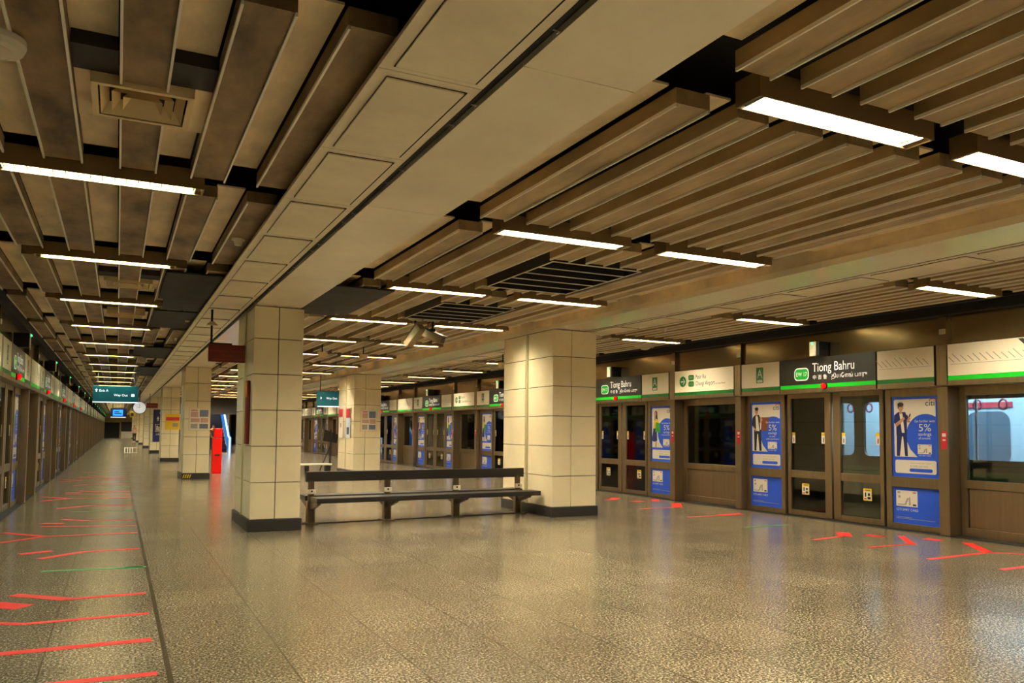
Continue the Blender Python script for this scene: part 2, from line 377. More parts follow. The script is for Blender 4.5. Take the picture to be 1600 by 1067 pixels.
for i, y in enumerate(ROWS):
    near = 'behind the camera position' if y < 3 else None
    j = i - 3
    n = nth(j) if j >= 0 else 'unseen'
    if y > 2 or i >= 1:
        if y < 3: lab = ('long cool louvred ceiling light over the left walkway, behind the viewpoint', 'long warm ceiling light behind the viewpoint')
        PL.put((-0.16, y, 3.36), 0, 'pale louvred strip light over the left walkway, %s row counted from the camera' % n if y > 3 else 'louvred strip light over the left walkway behind the viewpoint', 'strip lights over the left walkway')
        PM.put((3.84, y, 3.36), 0, 'bright strip light beside the left soffit, %s row counted from the camera' % n if y > 3 else 'bright strip light behind the viewpoint beside the left soffit', 'strip lights over the middle, left line')
        PM.put((5.715, y, 3.36), 0, 'bright strip light beside the right soffit, %s row counted from the camera' % n if y > 3 else 'bright strip light behind the viewpoint beside the right soffit', 'strip lights over the middle, right line')
        if y < 75: PR.put((9.78, y, 3.36), 0, 'bright strip light above the right platform edge, %s row from the camera' % n if y > 3 else 'bright strip light behind the viewpoint above the right platform edge', 'strip lights over the right platform edge')

# ------------------------------------------------------------------ platform screens (local: x = viewer's right, y = away from platform, z up)
XR, XL = 11.08, -1.575
def RP(c): return (XR, c, 0)                  # right side: rotate -90 deg
def LP(c): return (XL, c, 0)
CR = [10.05 + 6.5 * k for k in range(-1, 9)]
CL = [9.63 + 6.5 * k for k in range(0, 6)]
def card(b, x0, x1, z0, z1, y):
    b.rrect(x0, x1, z0, z1, y, M_white, 0.008); w_, h_ = x1 - x0, z1 - z0
    b.rect(x0 + 0.06 * w_, x0 + 0.2 * w_, z1 - 0.2 * h_, z1 - 0.08 * h_, y - 0.0008, M_grey); b.rect(x0 + 0.1 * w_, x0 + 0.2 * w_, z1 - 0.48 * h_, z1 - 0.32 * h_, y - 0.0008, M_grey)
    b.rect(x1 - 0.22 * w_, x1 - 0.06 * w_, z0 + 0.07 * h_, z0 + 0.17 * h_, y - 0.0008, M_ink); b.rect(x1 - 0.22 * w_, x1 - 0.06 * w_, z1 - 0.14 * h_, z1 - 0.08 * h_, y - 0.0008, M_redp)
    b.rect(x0 + 0.06 * w_, x0 + 0.4 * w_, z0 + 0.08 * h_, z0 + 0.14 * h_, y - 0.0008, M_grey)
    b.poly([(x0 + 0.38 * w_, z0 + 0.1 * h_), (x0 + 0.46 * w_, z0 + 0.1 * h_), (x0 + 0.6 * w_, z0 + 0.5 * h_), (x0 + 0.52 * w_, z0 + 0.55 * h_)], y - 0.0008, M_grey)
    b.poly([(x0 + 0.6 * w_, z0 + 0.1 * h_), (x0 + 0.68 * w_, z0 + 0.1 * h_), (x0 + 0.66 * w_, z0 + 0.6 * h_), (x0 + 0.6 * w_, z0 + 0.6 * h_)], y - 0.0008, M_grey)
def figure(b, kind, y):
    P = lambda pts, m, d=0: b.poly(pts, y - d, m)
    def ell(cx, cz, rx, rz, m, d): b.poly([(cx + rx * math.cos(t * math.pi / 8), cz + rz * math.sin(t * math.pi / 8)) for t in range(16)], y - d, m)
    if kind == 'phone':
        P([(0.085, 0.33), (0.14, 0.33), (0.185, 0.64), (0.205, 0.64), (0.235, 0.33), (0.285, 0.33), (0.27, 0.74), (0.09, 0.74)], M_navy)
        P([(0.085, 0.66), (0.275, 0.66), (0.28, 0.96), (0.25, 1.03), (0.12, 1.03), (0.05, 0.98), (0.045, 0.86), (0.085, 0.80)], M_navy, 0.0008)
        P([(0.185, 0.70), (0.235, 0.70), (0.20, 1.01), (0.145, 1.01)], M_white, 0.0016)
        P([(0.06, 0.84), (0.10, 0.79), (0.245, 0.92), (0.225, 0.955)], M_skin, 0.0024); P([(0.27, 0.87), (0.31, 0.86), (0.345, 0.93), (0.31, 0.96)], M_skin, 0.0024)
        P([(0.31, 0.95), (0.335, 0.95), (0.352, 1.0), (0.33, 1.0)], M_ink, 0.003); P([(0.25, 0.99), (0.30, 0.86), (0.335, 0.87), (0.29, 0.98)], M_navy, 0.0012)
        P([(0.145, 1.0), (0.19, 1.0), (0.19, 1.06), (0.15, 1.06)], M_skin, 0.0024); ell(0.172, 1.105, 0.048, 0.062, M_skin, 0.0026); ell(0.168, 1.15, 0.055, 0.035, M_ink, 0.003); P([(0.118, 1.09), (0.135, 1.09), (0.14, 1.15), (0.12, 1.15)], M_ink, 0.003)
    elif kind == 'box':
        P([(0.28, 0.72), (0.44, 0.72), (0.50, 0.98), (0.30, 0.98)], M_brownp, 0.0004)
        P([(0.10, 0.33), (0.15, 0.33), (0.18, 0.66), (0.20, 0.66), (0.235, 0.33), (0.295, 0.33), (0.28, 0.74), (0.09, 0.74)], M_ink)
        P([(0.02, 0.80), (0.06, 0.98), (0.13, 1.03), (0.23, 1.03), (0.27, 0.96), (0.25, 0.72), (0.11, 0.74), (0.05, 0.82)], M_ink, 0.0008)
        P([(0.15, 0.72), (0.24, 0.71), (0.20, 1.0), (0.14, 1.0)], M_white, 0.0016)
        P([(0.03, 0.83), (0.07, 0.81), (0.17, 0.73), (0.14, 0.70)], M_skin, 0.0024); P([(0.25, 0.95), (0.28, 1.0), (0.33, 0.93), (0.25, 0.83), (0.24, 0.86), (0.28, 0.92)], M_skin, 0.0024)
        P([(0.14, 1.0), (0.19, 1.0), (0.19, 1.06), (0.15, 1.06)], M_skin, 0.0024); ell(0.165, 1.10, 0.045, 0.06, M_skin, 0.0026); ell(0.17, 1.145, 0.05, 0.035, M_ink, 0.003)
    else:
        P([(0.16, 0.33), (0.21, 0.33), (0.22, 0.48), (0.18, 0.48)], M_skin); P([(0.03, 0.48), (0.13, 0.45), (0.24, 0.48), (0.22, 0.80), (0.10, 0.80)], M_navy, 0.0008)
        P([(0.09, 0.76), (0.23, 0.76), (0.30, 0.93), (0.20, 0.99), (0.12, 0.97)], M_yellowp, 0.0012); P([(0.16, 0.68), (0.36, 0.66), (0.34, 0.88), (0.20, 0.9)], M_greenp, 0.0018)
        P([(0.13, 0.97), (0.26, 0.95), (0.24, 1.14), (0.19, 1.18), (0.14, 1.15)], M_ink, 0.001); ell(0.165, 1.10, 0.042, 0.058, M_skin, 0.0026); P([(0.14, 0.95), (0.19, 0.95), (0.18, 1.06), (0.15, 1.06)], M_skin, 0.002)
def poster(kind, parent, x0, y):              # upper poster .83 x 1.28 and lower card, local z offset .835
    b = MB(); W, H = 0.83, 1.275
    b.rect(0, W, 0, H, 0, M_blue)
    e = 0.0008
    b.rrect(0.045, W - 0.055, 0.32, H - 0.045, -e, M_white, 0.03, (0, 0, 1, 1))
    pts = [(0.455, 0.32), (W - 0.055, 0.32), (W - 0.055, 0.96)]
    cx, cz, r = 0.60, 0.655, 0.34
    for i in range(4, 19): t = math.radians(60 + 10 * i - 40); pts.append((min(W - 0.055, cx + r * math.cos(t)), cz + r * math.sin(t)))
    pts += [(0.28, 0.55), (0.33, 0.44)]
    b.poly(pts, -2 * e, M_blue)
    figure(b, kind, -3 * e)
    b.text('citi', 0.60, H - 0.155, 0.13, -2 * e, M_ink, sx=1.05)
    arc = [(0.755 + 0.075 * math.cos(math.radians(a)) - 0.02, H - 0.085 + 0.045 * math.sin(math.radians(a))) for a in range(20, 161, 14)]
    arc2 = [(0.735 + 0.065 * math.cos(math.radians(a)), H - 0.085 + 0.032 * math.sin(math.radians(a))) for a in range(160, 19, -14)]
    b.poly(arc + arc2, -2 * e, M_redp)
    t3 = {'phone': ('all around.',), 'box': ('on your', 'online purchases.'), 'bag': ('on your groceries.',)}[kind]
    b.text('Go further with', 0.585, 0.865, 0.055, -4 * e, M_white, 'CENTER')
    b.text('5%', 0.585, 0.725, 0.165, -4 * e, M_white, 'CENTER', 1.15); b.text('savings', 0.585, 0.655, 0.075, -4 * e, M_white, 'CENTER', 1.1)
    for i, t in enumerate(t3): b.text(t, 0.585, 0.60 - 0.05 * i, 0.05, -4 * e, M_white, 'CENTER')
    card(b, 0.46, 0.70, 0.37, 0.52 if kind != 'box' else 0.51, -4 * e); b.text('CITI SMRT CARD', 0.58, 0.335, 0.028, -4 * e, M_white, 'CENTER')
    b.rrect(0.055, W - 0.055, 0.06, 0.27, -2 * e, M_white, 0.03)
    b.text('There\u2019s more cash reward', 0.32, 0.215, 0.034, -3 * e, M_grey); b.text('$10,000 cash back', 0.32, 0.162, 0.042, -3 * e, M_grey); b.rrect(0.31, 0.71, 0.085, 0.14, -3 * e, M_blue, 0.026)
    o = b.build('poster', parent, (x0, y, 0.835))
    b = MB(); b.rect(0, W, 0, 0.57, 0, M_blue); card(b, 0.06, 0.44, 0.27, 0.52, -e); b.text('CITI SMRT CARD', 0.06, 0.20, 0.052, -e, M_white)
    for i, z in enumerate((0.095, 0.075)): b.rect(0.06, 0.74 - 0.4 * (i == 0), z, z + 0.007, -e, M_grey)
    b.build('card_poster', parent, (x0, y, 0.10))
def ad_proto(kind):
    root = empty('advertisement_panel', '', 'advertisement panel'); b = MB(); x0 = 0.0; W = 1.02
    # frame from 0 .. W, poster .10 .. .93
    b.bev(0, 0.105, 0.135, 0.20, 0.012, 2.235, M_steel, 0.006); b.bev(0.925, W, 0.135, 0.20, 0.012, 2.235, M_steel, 0.006)
    b.box(0.1, 0.93, 0.14, 0.20, 2.11, 2.235, M_steel); b.box(0.1, 0.93, 0.135, 0.20, 0.675, 0.835, M_steel); b.box(0.1, 0.93, 0.14, 0.20, 0.012, 0.10, M_steel); b.box(0.1, 0.93, 0.165, 0.20, 0.1, 2.11, M_rubber)
    b.build('frame', root); poster(kind, root, 0.10, 0.161)
    return Proto(root)
ADS = {k: ad_proto(k) for k in ('phone', 'box', 'bag')}
def warn(name, root, x, z, w_, h_, y, pict=False):
    b = MB(); b.rect(x, x + w_, z, z + h_, y, M_yellowp if pict else M_white); e = 0.0008
    if pict:
        b.rect(x + 0.01, x + w_ - 0.01, z + 0.012, z + h_ * 0.76, y - e, M_white)
        b.poly([(x + w_ * .2, z + h_ * .32), (x + w_ * .36, z + h_ * .32), (x + w_ * .36, z + h_ * .62), (x + w_ * .28, z + h_ * .72), (x + w_ * .2, z + h_ * .62)], y - 2 * e, M_ink)
        b.rect(x + w_ * .5, x + w_ * .86, z + h_ * .12, z + h_ * .32, y - 2 * e, M_ink); b.rect(x + w_ * .55, x + w_ * .8, z + h_ * .4, z + h_ * .62, y - 2 * e, M_ink); b.rect(x + w_ * .12, x + w_ * .4, z + h_ * .1, z + h_ * .2, y - 2 * e, M_redp)
        b.rect(x + w_ * .2, x + w_ * .8, z + h_ * .84, z + h_ * .9, y - e, M_ink)
    else:
        b.rect(x, x + w_, z + h_ * 0.72, z + h_, y - e, M_yellowp)
        b.poly([(x + w_ * .4, z + h_ * .12), (x + w_ * .65, z + h_ * .1), (x + w_ * .7, z + h_ * .45), (x + w_ * .55, z + h_ * .6), (x + w_ * .42, z + h_ * .4)], y - e, M_brownp)
    b.build(name, root)
def leaf_proto(sgn, left_side=False):            # sgn -1: viewer's left leaf, +1: right leaf
    root = empty('screen_door_leaf', '', 'platform door'); W = 1.02
    # local x 0 .. W from outer to inner edge mirrored by sgn
    def X(a, c): return (-1.04 + a, -1.04 + c) if sgn < 0 else (1.04 - c, 1.04 - a)
    b = MB(); y0, y1 = 0.15, 0.21
    for (a, c) in ((0, 0.075), (W - 0.15, W)): p, q = X(a, c); b.bev(p, q, y0, y1, 0.02, 2.235, M_steel, 0.006)
    p, q = X(0.075, W - 0.15)
    b.box(p, q, y0 + 0.006, y1, 2.155, 2.235, M_steel); b.bev(p - 0.01, q + 0.01, y0 + 0.003, y1, 0.70, 0.832, M_steel, 0.004); b.box(p, q, y0 + 0.006, y1, 0.02, 0.112, M_steel)
    b.build('frame', root)
    b = MB(); b.box(p, q, y0 + 0.03, y0 + 0.036, 0.83, 2.157, M_glass); b.build('upper_glass', root)
    b = MB(); b.box(p, q, y0 + 0.03, y0 + 0.036, 0.11, 0.702, M_glass); b.box(p, q, y0 + 0.038, y0 + 0.05, 0.11, 0.702, M_lowpan); b.build('lower_panel', root)
    warn('warning_label', root, p + 0.012, 1.33, 0.075, 0.2, y0 + 0.028); warn('warning_label', root, q - 0.095, 1.33, 0.085, 0.2, y0 + 0.028)
    warn('gap_warning_label', root, (p + q) / 2 - 0.06 + 0.1 * sgn, 0.40, 0.17, 0.2, y0 + 0.028, True)
    return Proto(root)
LEAF = {-1: leaf_proto(-1), 1: leaf_proto(1)}
def post_proto():
    root = empty('screen_post', '', 'post'); b = MB()
    b.bev(-0.085, 0.085, 0.0, 0.31, 0.012, 2.231, M_steel, 0.008); b.bev(-0.085, 0.085, -0.012, 0.05, 2.25, 2.86, M_steel, 0.006); b.box(-0.06, 0.06, 0.03, 0.12, 2.86, 3.30, M_fascia)
    b.build('upright', root)
    b = MB(); b.bev(-0.05, 0.05, 0.015, 0.04, 3.02, 3.10, M_plastic, 0.008); b.build('clamp', root)
    b = MB(); b.rect(-0.03, 0.06, 1.29, 1.56, -0.002, M_redp); b.rect(-0.015, 0.045, 1.48, 1.53, -0.003, M_white); b.rect(-0.01, 0.04, 1.42, 1.44, -0.003, M_white); b.build('red_sticker', root)
    return Proto(root)
POST = post_proto()
def window_proto():
    root = empty('fixed_screen_panel', '', 'screen panel'); b = MB(); h = 0.955; y0 = 0.25
    b.bev(-h, -h + 0.10, y0, y0 + 0.07, 0.012, 2.235, M_steel, 0.006); b.bev(h - 0.05, h, y0, y0 + 0.07, 0.012, 2.235, M_steel, 0.006)
    b.box(-h + .1, h - .05, y0, y0 + 0.07, 2.10, 2.235, M_steel); b.bev(-h + 0.06, h - .02, y0 - 0.012, y0 + 0.07, 0.715, 0.84, M_steel, 0.008); b.bev(-h + .06, h - .02, y0 - 0.008, y0 + 0.07, 0.012, 0.14, M_steel, 0.006)
    b.build('frame', root)
    b = MB(); b.box(-h + 0.1, h - 0.05, y0 + 0.03, y0 + 0.036, 0.84, 2.10, M_glass); b.build('window_glass', root)
    b = MB(); b.bev(-h + 0.12, h - 0.07, y0 + 0.008, y0 + 0.04, 0.14, 0.715, M_steel, 0.01); b.box(-h + .1, h - .05, y0 + 0.03, y0 + 0.05, 0.13, 0.72, M_rubber); b.build('kick_panel', root)
    return Proto(root)
WIN = window_proto()
def sign_base(root, x0, x1, face, stripe):
    b = MB(); b.box(x0, x1, -0.006, 0.05, 2.245, 2.86, M_signdark); b.box(x0 + 0.008, x1 - 0.008, -0.012, 0.0, 2.385, 2.852, face); b.build('face', root)
    b = MB(); b.box(x0 + 0.008, x1 - 0.008, -0.012, 0.0, 2.318, 2.385, stripe); b.build('colour_stripe', root)
    b = MB(); b.box(x0 + 0.004, x1 - 0.004, -0.014, 0.0, 2.247, 2.318, M_steel); b.build('bottom_rail', root)
def station_sign(text=True):
    root = empty('station_name_sign', '', 'sign'); sign_base(root, -1.05, 1.05, M_signdark, M_stripelit)
    y = -0.0135; b = MB(); b.rrect(-0.70, -0.36, 2.46, 2.69, y, M_lit, 0.08); b.rrect(-0.682, -0.378, 2.478, 2.672, y - 0.001, M_badge, 0.068)
    b.build('line_badge', root)
    b = MB(); b.text('EW 17', -0.53, 2.538, 0.108, y - 0.002, M_lit, 'CENTER', 0.82)
    b.text('Tiong Bahru', -0.28, 2.605, 0.225, y, M_lit, sx=0.82)
    b.text('\u4e2d \u5cc7 \u9c81', -0.275, 2.472, 0.092, y, M_lit, sx=1.0)
    # spaced Chinese characters and Tamil name
    b.text('\u0ba4\u0bbf\u0baf\u0bcb\u0b99\u0bcd \u0baa\u0bbe\u0bb0\u0bc1', 0.14, 2.475, 0.10, y, M_lit, sx=1.0)
    b.build('lettering', root)
    return Proto(root)
def a_sign(w_):
    root = empty('platform_letter_sign', '', 'sign'); h = w_ / 2; sign_base(root, -h, h, M_sign, M_stripe); y = -0.0135
    b = MB(); b.rrect(-0.095, 0.095, 2.47, 2.77, y, M_stripe, 0.008); b.rect(-0.07, 0.07, 2.485, 2.53, y - 0.001, M_white); b.text('A', 0, 2.565, 0.25, y - 0.001, M_white, 'CENTER', 0.85); b.build('platform_letter', root)
    return Proto(root)
def direction_sign(w_):
    root = empty('direction_sign', '', 'sign'); h = w_ / 2; sign_base(root, -h, h, M_sign, M_stripe); y = -0.0135; b = MB()
    cx, cz, r = -0.66, 2.615, 0.115
    b.poly([(cx + r * math.cos(t * math.pi / 12), cz + r * math.sin(t * math.pi / 12)) for t in range(24)], y, M_stripe)
    b.rect(cx - 0.07, cx + 0.04, cz - 0.012, cz + 0.012, y - 0.001, M_white); b.poly([(cx + 0.0, cz + 0.065), (cx + 0.022, cz + 0.065), (cx + 0.085, cz), (cx + 0.06, cz)], y - 0.001, M_white); b.poly([(cx + 0.0, cz - 0.065), (cx + 0.06, cz), (cx + 0.085, cz), (cx + 0.022, cz - 0.065)], y - 0.001, M_white)
    for z, t in ((2.635, 'EW 1'), (2.495, 'CG 2')):
        b.rrect(-0.47, -0.28, z, z + 0.115, y, M_stripe, 0.04); b.text(t, -0.375, z + 0.033, 0.07, y - 0.001, M_grey, 'CENTER', 0.9)
    b.build('arrow_and_codes', root)
    b = MB(); b.text('Pasir Ris', -0.235, 2.655, 0.13, y, M_ink, sx=0.78); b.text('Changi Airport', -0.235, 2.512, 0.13, y, M_ink, sx=0.78); b.text('via Tanah Merah', 0.40, 2.515, 0.05, y, M_ink, sx=0.9); b.build('lettering', root)
    return Proto(root)
def map_sign(w_, pill, name='line_map_sign'):
    root = empty(name, '', 'sign'); h = w_ / 2; sign_base(root, -h, h, M_sign, M_stripelit if pill else M_stripe); y = -0.0135; b = MB()
    zl = 2.55; b.rect(-h + 0.05, h - 0.05, zl, zl + 0.006, y, M_grey)
    n = int(w_ / 0.1); rnd = random.Random(n)
    for i in range(n):
        x = -h + 0.1 + (w_ - 0.2) * i / (n - 1); l = 0.07 + 0.09 * rnd.random()
        if pill and 0.25 < x < 0.42: continue
        m_ = M_ink if pill and x > 0.4 else M_grey
        b.poly([(x, zl + 0.03), (x + 0.016, zl + 0.03), (x + 0.016 - l, zl + 0.03 + l), (x - l, zl + 0.03 + l)], y, m_)
    if pill:
        x = 0.36; b.poly([(x - 0.01, zl + 0.03), (x + 0.035, zl + 0.03), (x + 0.05, zl + 0.05), (x - 0.19, zl + 0.29), (x - 0.26, zl + 0.29)], y - 0.0005, M_ink)
        vs, fs = text_mesh('Tiong Bahru'); s_ = 0.05; c_, q_ = math.cos(-math.pi / 4), math.sin(-math.pi / 4)
        b.add([(x - 0.17 + (v[0] * c_ - v[1] * q_) * s_, y - 0.0015, zl + 0.215 + (v[0] * q_ + v[1] * c_) * s_) for v in vs], fs, M_white)
        b.rect(x + 0.0, x + 0.06, zl - 0.012, zl + 0.012, y - 0.0015, M_stripe); b.rect(x + 0.16, x + 0.22, zl - 0.05, zl + 0.015, y - 0.0015, M_redp)
        b.rrect(0.18, 0.30, 2.331, 2.372, y, M_white, 0.012); b.rrect(0.184, 0.296, 2.334, 2.369, y - 0.0006, M_stripe, 0.011); b.text('EWL', 0.24, 2.341, 0.032, y - 0.0012, M_white, 'CENTER'); b.text('East-West Line', 0.33, 2.333, 0.06, y, M_white)
    b.build('line_diagram', root)
    return Proto(root)
STA = station_sign(); ASG = a_sign(1.02); DIR = direction_sign(1.90); MAPW = map_sign(1.90, True); MAPS = map_sign(1.02, False, 'station_list_sign')
def indicator_proto():
    root = empty('door_indicator_lamp', '', 'lamp'); b = MB(); b.cyl((0, -0.0145, 2.343), (0, -0.035, 2.343), 0.058, M_rubber, 18); b.build('base', root)
    b = MB(); b.ball((0, -0.05, 2.343), 0.05, M_redlens); b.build('lens', root)
    return Proto(root)
IND = indicator_proto()
def box_proto():
    root = empty('door_signal_box', '', 'signal box'); b = MB(); b.bev(-0.14, 0.06, -0.16, 0.08, 2.87, 3.12, M_rubber, 0.01); b.build('housing', root)
    b = MB(); b.bev(0.06 - 0.2, -0.0, -0.175, -0.16, 2.87, 3.12, M_plastic, 0.004); b.build('cover', root)
    b = MB(); b.ball((-0.07, -0.18, 3.085), 0.018, M_greenled, n=10, k=6); b.build('led', root)
    return Proto(root)
BOX = box_proto()
def door_jamb(side, c):                         # dark jambs and threshold belong to the setting
    pass
for side, rot, X, cs in (('right', -PI2, XR, CR), ('left', PI2, XL, CL)):
    sg = 1 if side == 'right' else -1
    b = MB(); lo, hi = (YMIN, 66.0) if side == 'right' else (YMIN, YMAX)
    d = lambda a: X + sg * a
    def bx(a0, a1, y0, y1, z0, z1, m): x = sorted((d(a0), d(a1))); b.box(x[0], x[1], y0, y1, z0, z1, m)
    bx(0.10, 0.16, lo, hi, 2.86, 3.31, M_fascia)
    struct(b.build('wall_fascia_' + side)); b = MB()
    bx(-0.03, 0.36, lo, hi, 2.236, 2.247, M_steel); bx(0.06, 0.36, lo, hi, 2.247, 2.86, M_steelD); bx(0.02, 0.36, lo, hi, 0.0, 0.012, M_rubber)
    struct(b.build('trim_' + ('7' if side == 'right' else '8'))); b = MB()
    for c in cs:
        for s_ in (-1, 1):
            y = c + s_ * 1.065; bx(0.18, 0.22, y - 0.028, y + 0.028, 0.01, 2.235, M_rubber)
    struct(b.build('trim_' + ('9' if side == 'right' else '10')))
    for i, c in enumerate(cs):
        k = i - 1 if side == 'right' else i
        if side == 'right': nm = '%s right doorway' % nth(k) if k >= 0 else 'unseen right doorway'
        else: nm = '%s left doorway' % nth(i)
        sh = lambda dx: (X, c - dx if side == 'right' else c + dx, 0)
        base = (X, c, 0)
        LEAF[-1].put(base, rot, 'steel framed glass sliding door, %s half, %s' % ('farther' if side == 'right' else 'nearer', nm), 'platform screen doors')
        LEAF[1].put(base, rot, 'steel framed glass sliding door, %s half, %s' % ('nearer' if side == 'right' else 'farther', nm), 'platform screen doors')
        kinds = {0: ('box', 'phone'), 1: ('phone', 'bag')}.get(k, ('box', 'bag') if k % 2 else ('bag', 'phone'))
        desc = {'box': 'man carrying a brown box', 'phone': 'man in dark shirt holding a phone', 'bag': 'woman with a green bag'}
        ADS[kinds[0]].put(sh(-2.115), rot, 'blue advertisement showing a %s, %s' % (desc[kinds[0]], nm), 'blue card advertisements')
        ADS[kinds[1]].put(sh(1.095), rot, 'blue advertisement with a %s, %s' % (desc[kinds[1]], nm), 'blue card advertisements')
        POST.put(sh(-2.2), rot, 'bronze steel post with a red sticker, %s side, %s' % ('far' if side == 'right' else 'near', nm), 'platform screen posts')
        POST.put(sh(2.2), rot, 'bronze steel post with a red sticker, %s side, %s' % ('near' if side == 'right' else 'far', nm), 'platform screen posts')
        WIN.put(sh(-3.25 if side == 'right' else 3.25), rot, 'fixed glass panel over steel kick plate beyond the %s' % nm, 'fixed screen panels')
        STA.put(base, rot, 'black Tiong Bahru station name sign above the %s' % nm, 'station name signs')
        IND.put(base if side == 'right' else sh(-0.35), rot, 'red round indicator lamp under the sign, %s' % nm, 'door indicator lamps')
        BOX.put((X, c + 0.05, 0), rot, 'black and white signal box with green light above the %s' % nm, 'door signal boxes')
        ASG.put(sh(-1.575), rot, 'white sign with green letter A, %s of the name sign, %s' % ('beyond' if side == 'right' else 'in front', nm), 'platform letter signs')
        (MAPS if k in (-1, 0, 2, 3, 4) and side == 'right' and k != 1 and k != 2 else ASG).put(sh(1.575), rot, ('white station list sign' if k in (-1, 0, 3, 4) and side == 'right' else 'white sign with green letter A nearer') + ' beside the name sign, %s' % nm, 'platform letter signs')
        (DIR if k % 2 == 0 and side == 'right' else MAPW).put(sh(-3.25 if side == 'right' else 3.25), rot, ('white direction sign to Pasir Ris and Changi Airport beyond the %s' if k % 2 == 0 and side == 'right' else 'white line map sign with black station label beyond the %s') % nm, 'line map and direction signs')
# distant part of the left screen: uprights one by one, bays of doors as one thing each
def far_bay():
    root = empty('screen_door_bay', '', 'platform door'); b = MB()
    for x in (-2.1, -1.08, -0.08, 0.0, 1.0, 2.02): b.box(x, x + 0.08, 0.14, 0.20, 0.02, 2.235, M_steel)
    b.box(-2.1, 2.1, 0.14, 0.2, 0.68, 0.82, M_steel); b.box(-2.1, 2.1, 0.16, 0.18, 0.02, 0.7, M_steelD); b.build('frame', root)
    b = MB(); b.box(-2.1, 2.1, 0.165, 0.17, 0.8, 2.23, M_glass); b.build('glass', root)
    return Proto(root)
def far_sign():
    root = empty('header_sign_strip', '', 'sign'); sign_base(root, -2.1, 2.1, M_sign, M_stripe)
    b = MB(); b.rect(-1.05, 1.05, 2.385, 2.852, -0.0135, M_signdark); b.rrect(-0.7, -0.36, 2.46, 2.69, -0.014, M_badge, 0.05); b.text('Tiong Bahru', -0.28, 2.605, 0.225, -0.014, M_lit, sx=0.82); b.build('name_field', root)
    return Proto(root)
FB, FS = far_bay(), far_sign()
cs = [9.63 + 6.5 * k for k in range(6, 18)]
for i, c in enumerate(cs):
    nm = '%s left doorway' % nth(i + 6)
    FB.put((XL, c, 0), PI2, 'steel and glass door bay far down the %s' % nm, 'distant platform door bays')
    FS.put((XL, c, 0), PI2, 'long header sign over the %s' % nm, 'distant header signs')
    BOX.put((XL, c, 0), PI2, 'black signal box with green light above the %s' % nm, 'door signal boxes')
    for s_ in (-2.2, 2.2): POST.put((XL, c + s_, 0), PI2, 'bronze steel post, %s side, %s' % ('near' if s_ < 0 else 'far', nm), 'platform screen posts')

# ------------------------------------------------------------------ train behind the right screen
def rounded_hole_strip(b, x, y0, y1, z0, z1, holes, m):
    """side sheet with window holes [(ya, yb)] between zw0 and zw1, rounded corners"""
    zw0, zw1, r = 1.13, 2.06, 0.12
    b.box(x, x + 0.06, y0, y1, z0, zw0, m); b.box(x, x + 0.06, y0, y1, zw1, z1, m)
    cur = y0
    for (ya, yb) in sorted(holes):
        if ya < y0 or yb > y1: continue
        if ya > cur: b.box(x, x + 0.06, cur, ya, zw0, zw1, m)
        for (cy, cz, sy, sz) in ((ya, zw0, 1, 1), (yb, zw0, -1, 1), (ya, zw1, 1, -1), (yb, zw1, -1, -1)):
            pts = [(cy, cz)] + [(cy + sy * r * (1 - math.sin(t * math.pi / 12)), cz + sz * r * (1 - math.cos(t * math.pi / 12))) for t in range(7)]
            b.add([(x, p[0], p[1]) for p in pts] + [(x + 0.06, p[0], p[1]) for p in pts], [list(range(len(pts)))] + [(i, i + 1, i + 1 + len(pts), i + len(pts)) for i in range(1, len(pts) - 1)], m)
        cur = yb
    if cur < y1: b.box(x, x + 0.06, cur, y1, zw0, zw1, m)
M_car = mat('charcoal train paint', (46, 42, 38), 0.3, 0.3); M_carlow = mat('grey train metal', (110, 104, 92), 0.35, 0.6); M_cargreen = mat('green train band', (30, 96, 24), 0.35)
M_cabin = mat('pale blue cabin lining', (196, 220, 236), 0.4); M_cabwin = mat('blue grey cabin window', (96, 118, 138), 0.15); M_cablight = emis('cabin light', (0.62, 0.84, 1.0), 42.0)
M_pole = mat('steel pole', (170, 190, 204), 0.25, 0.6); M_strap = mat('pink strap', (232, 96, 132), 0.4); M_seat = mat('blue seat', (40, 60, 110), 0.5); M_redband = mat('red band', (206, 64, 84), 0.5)
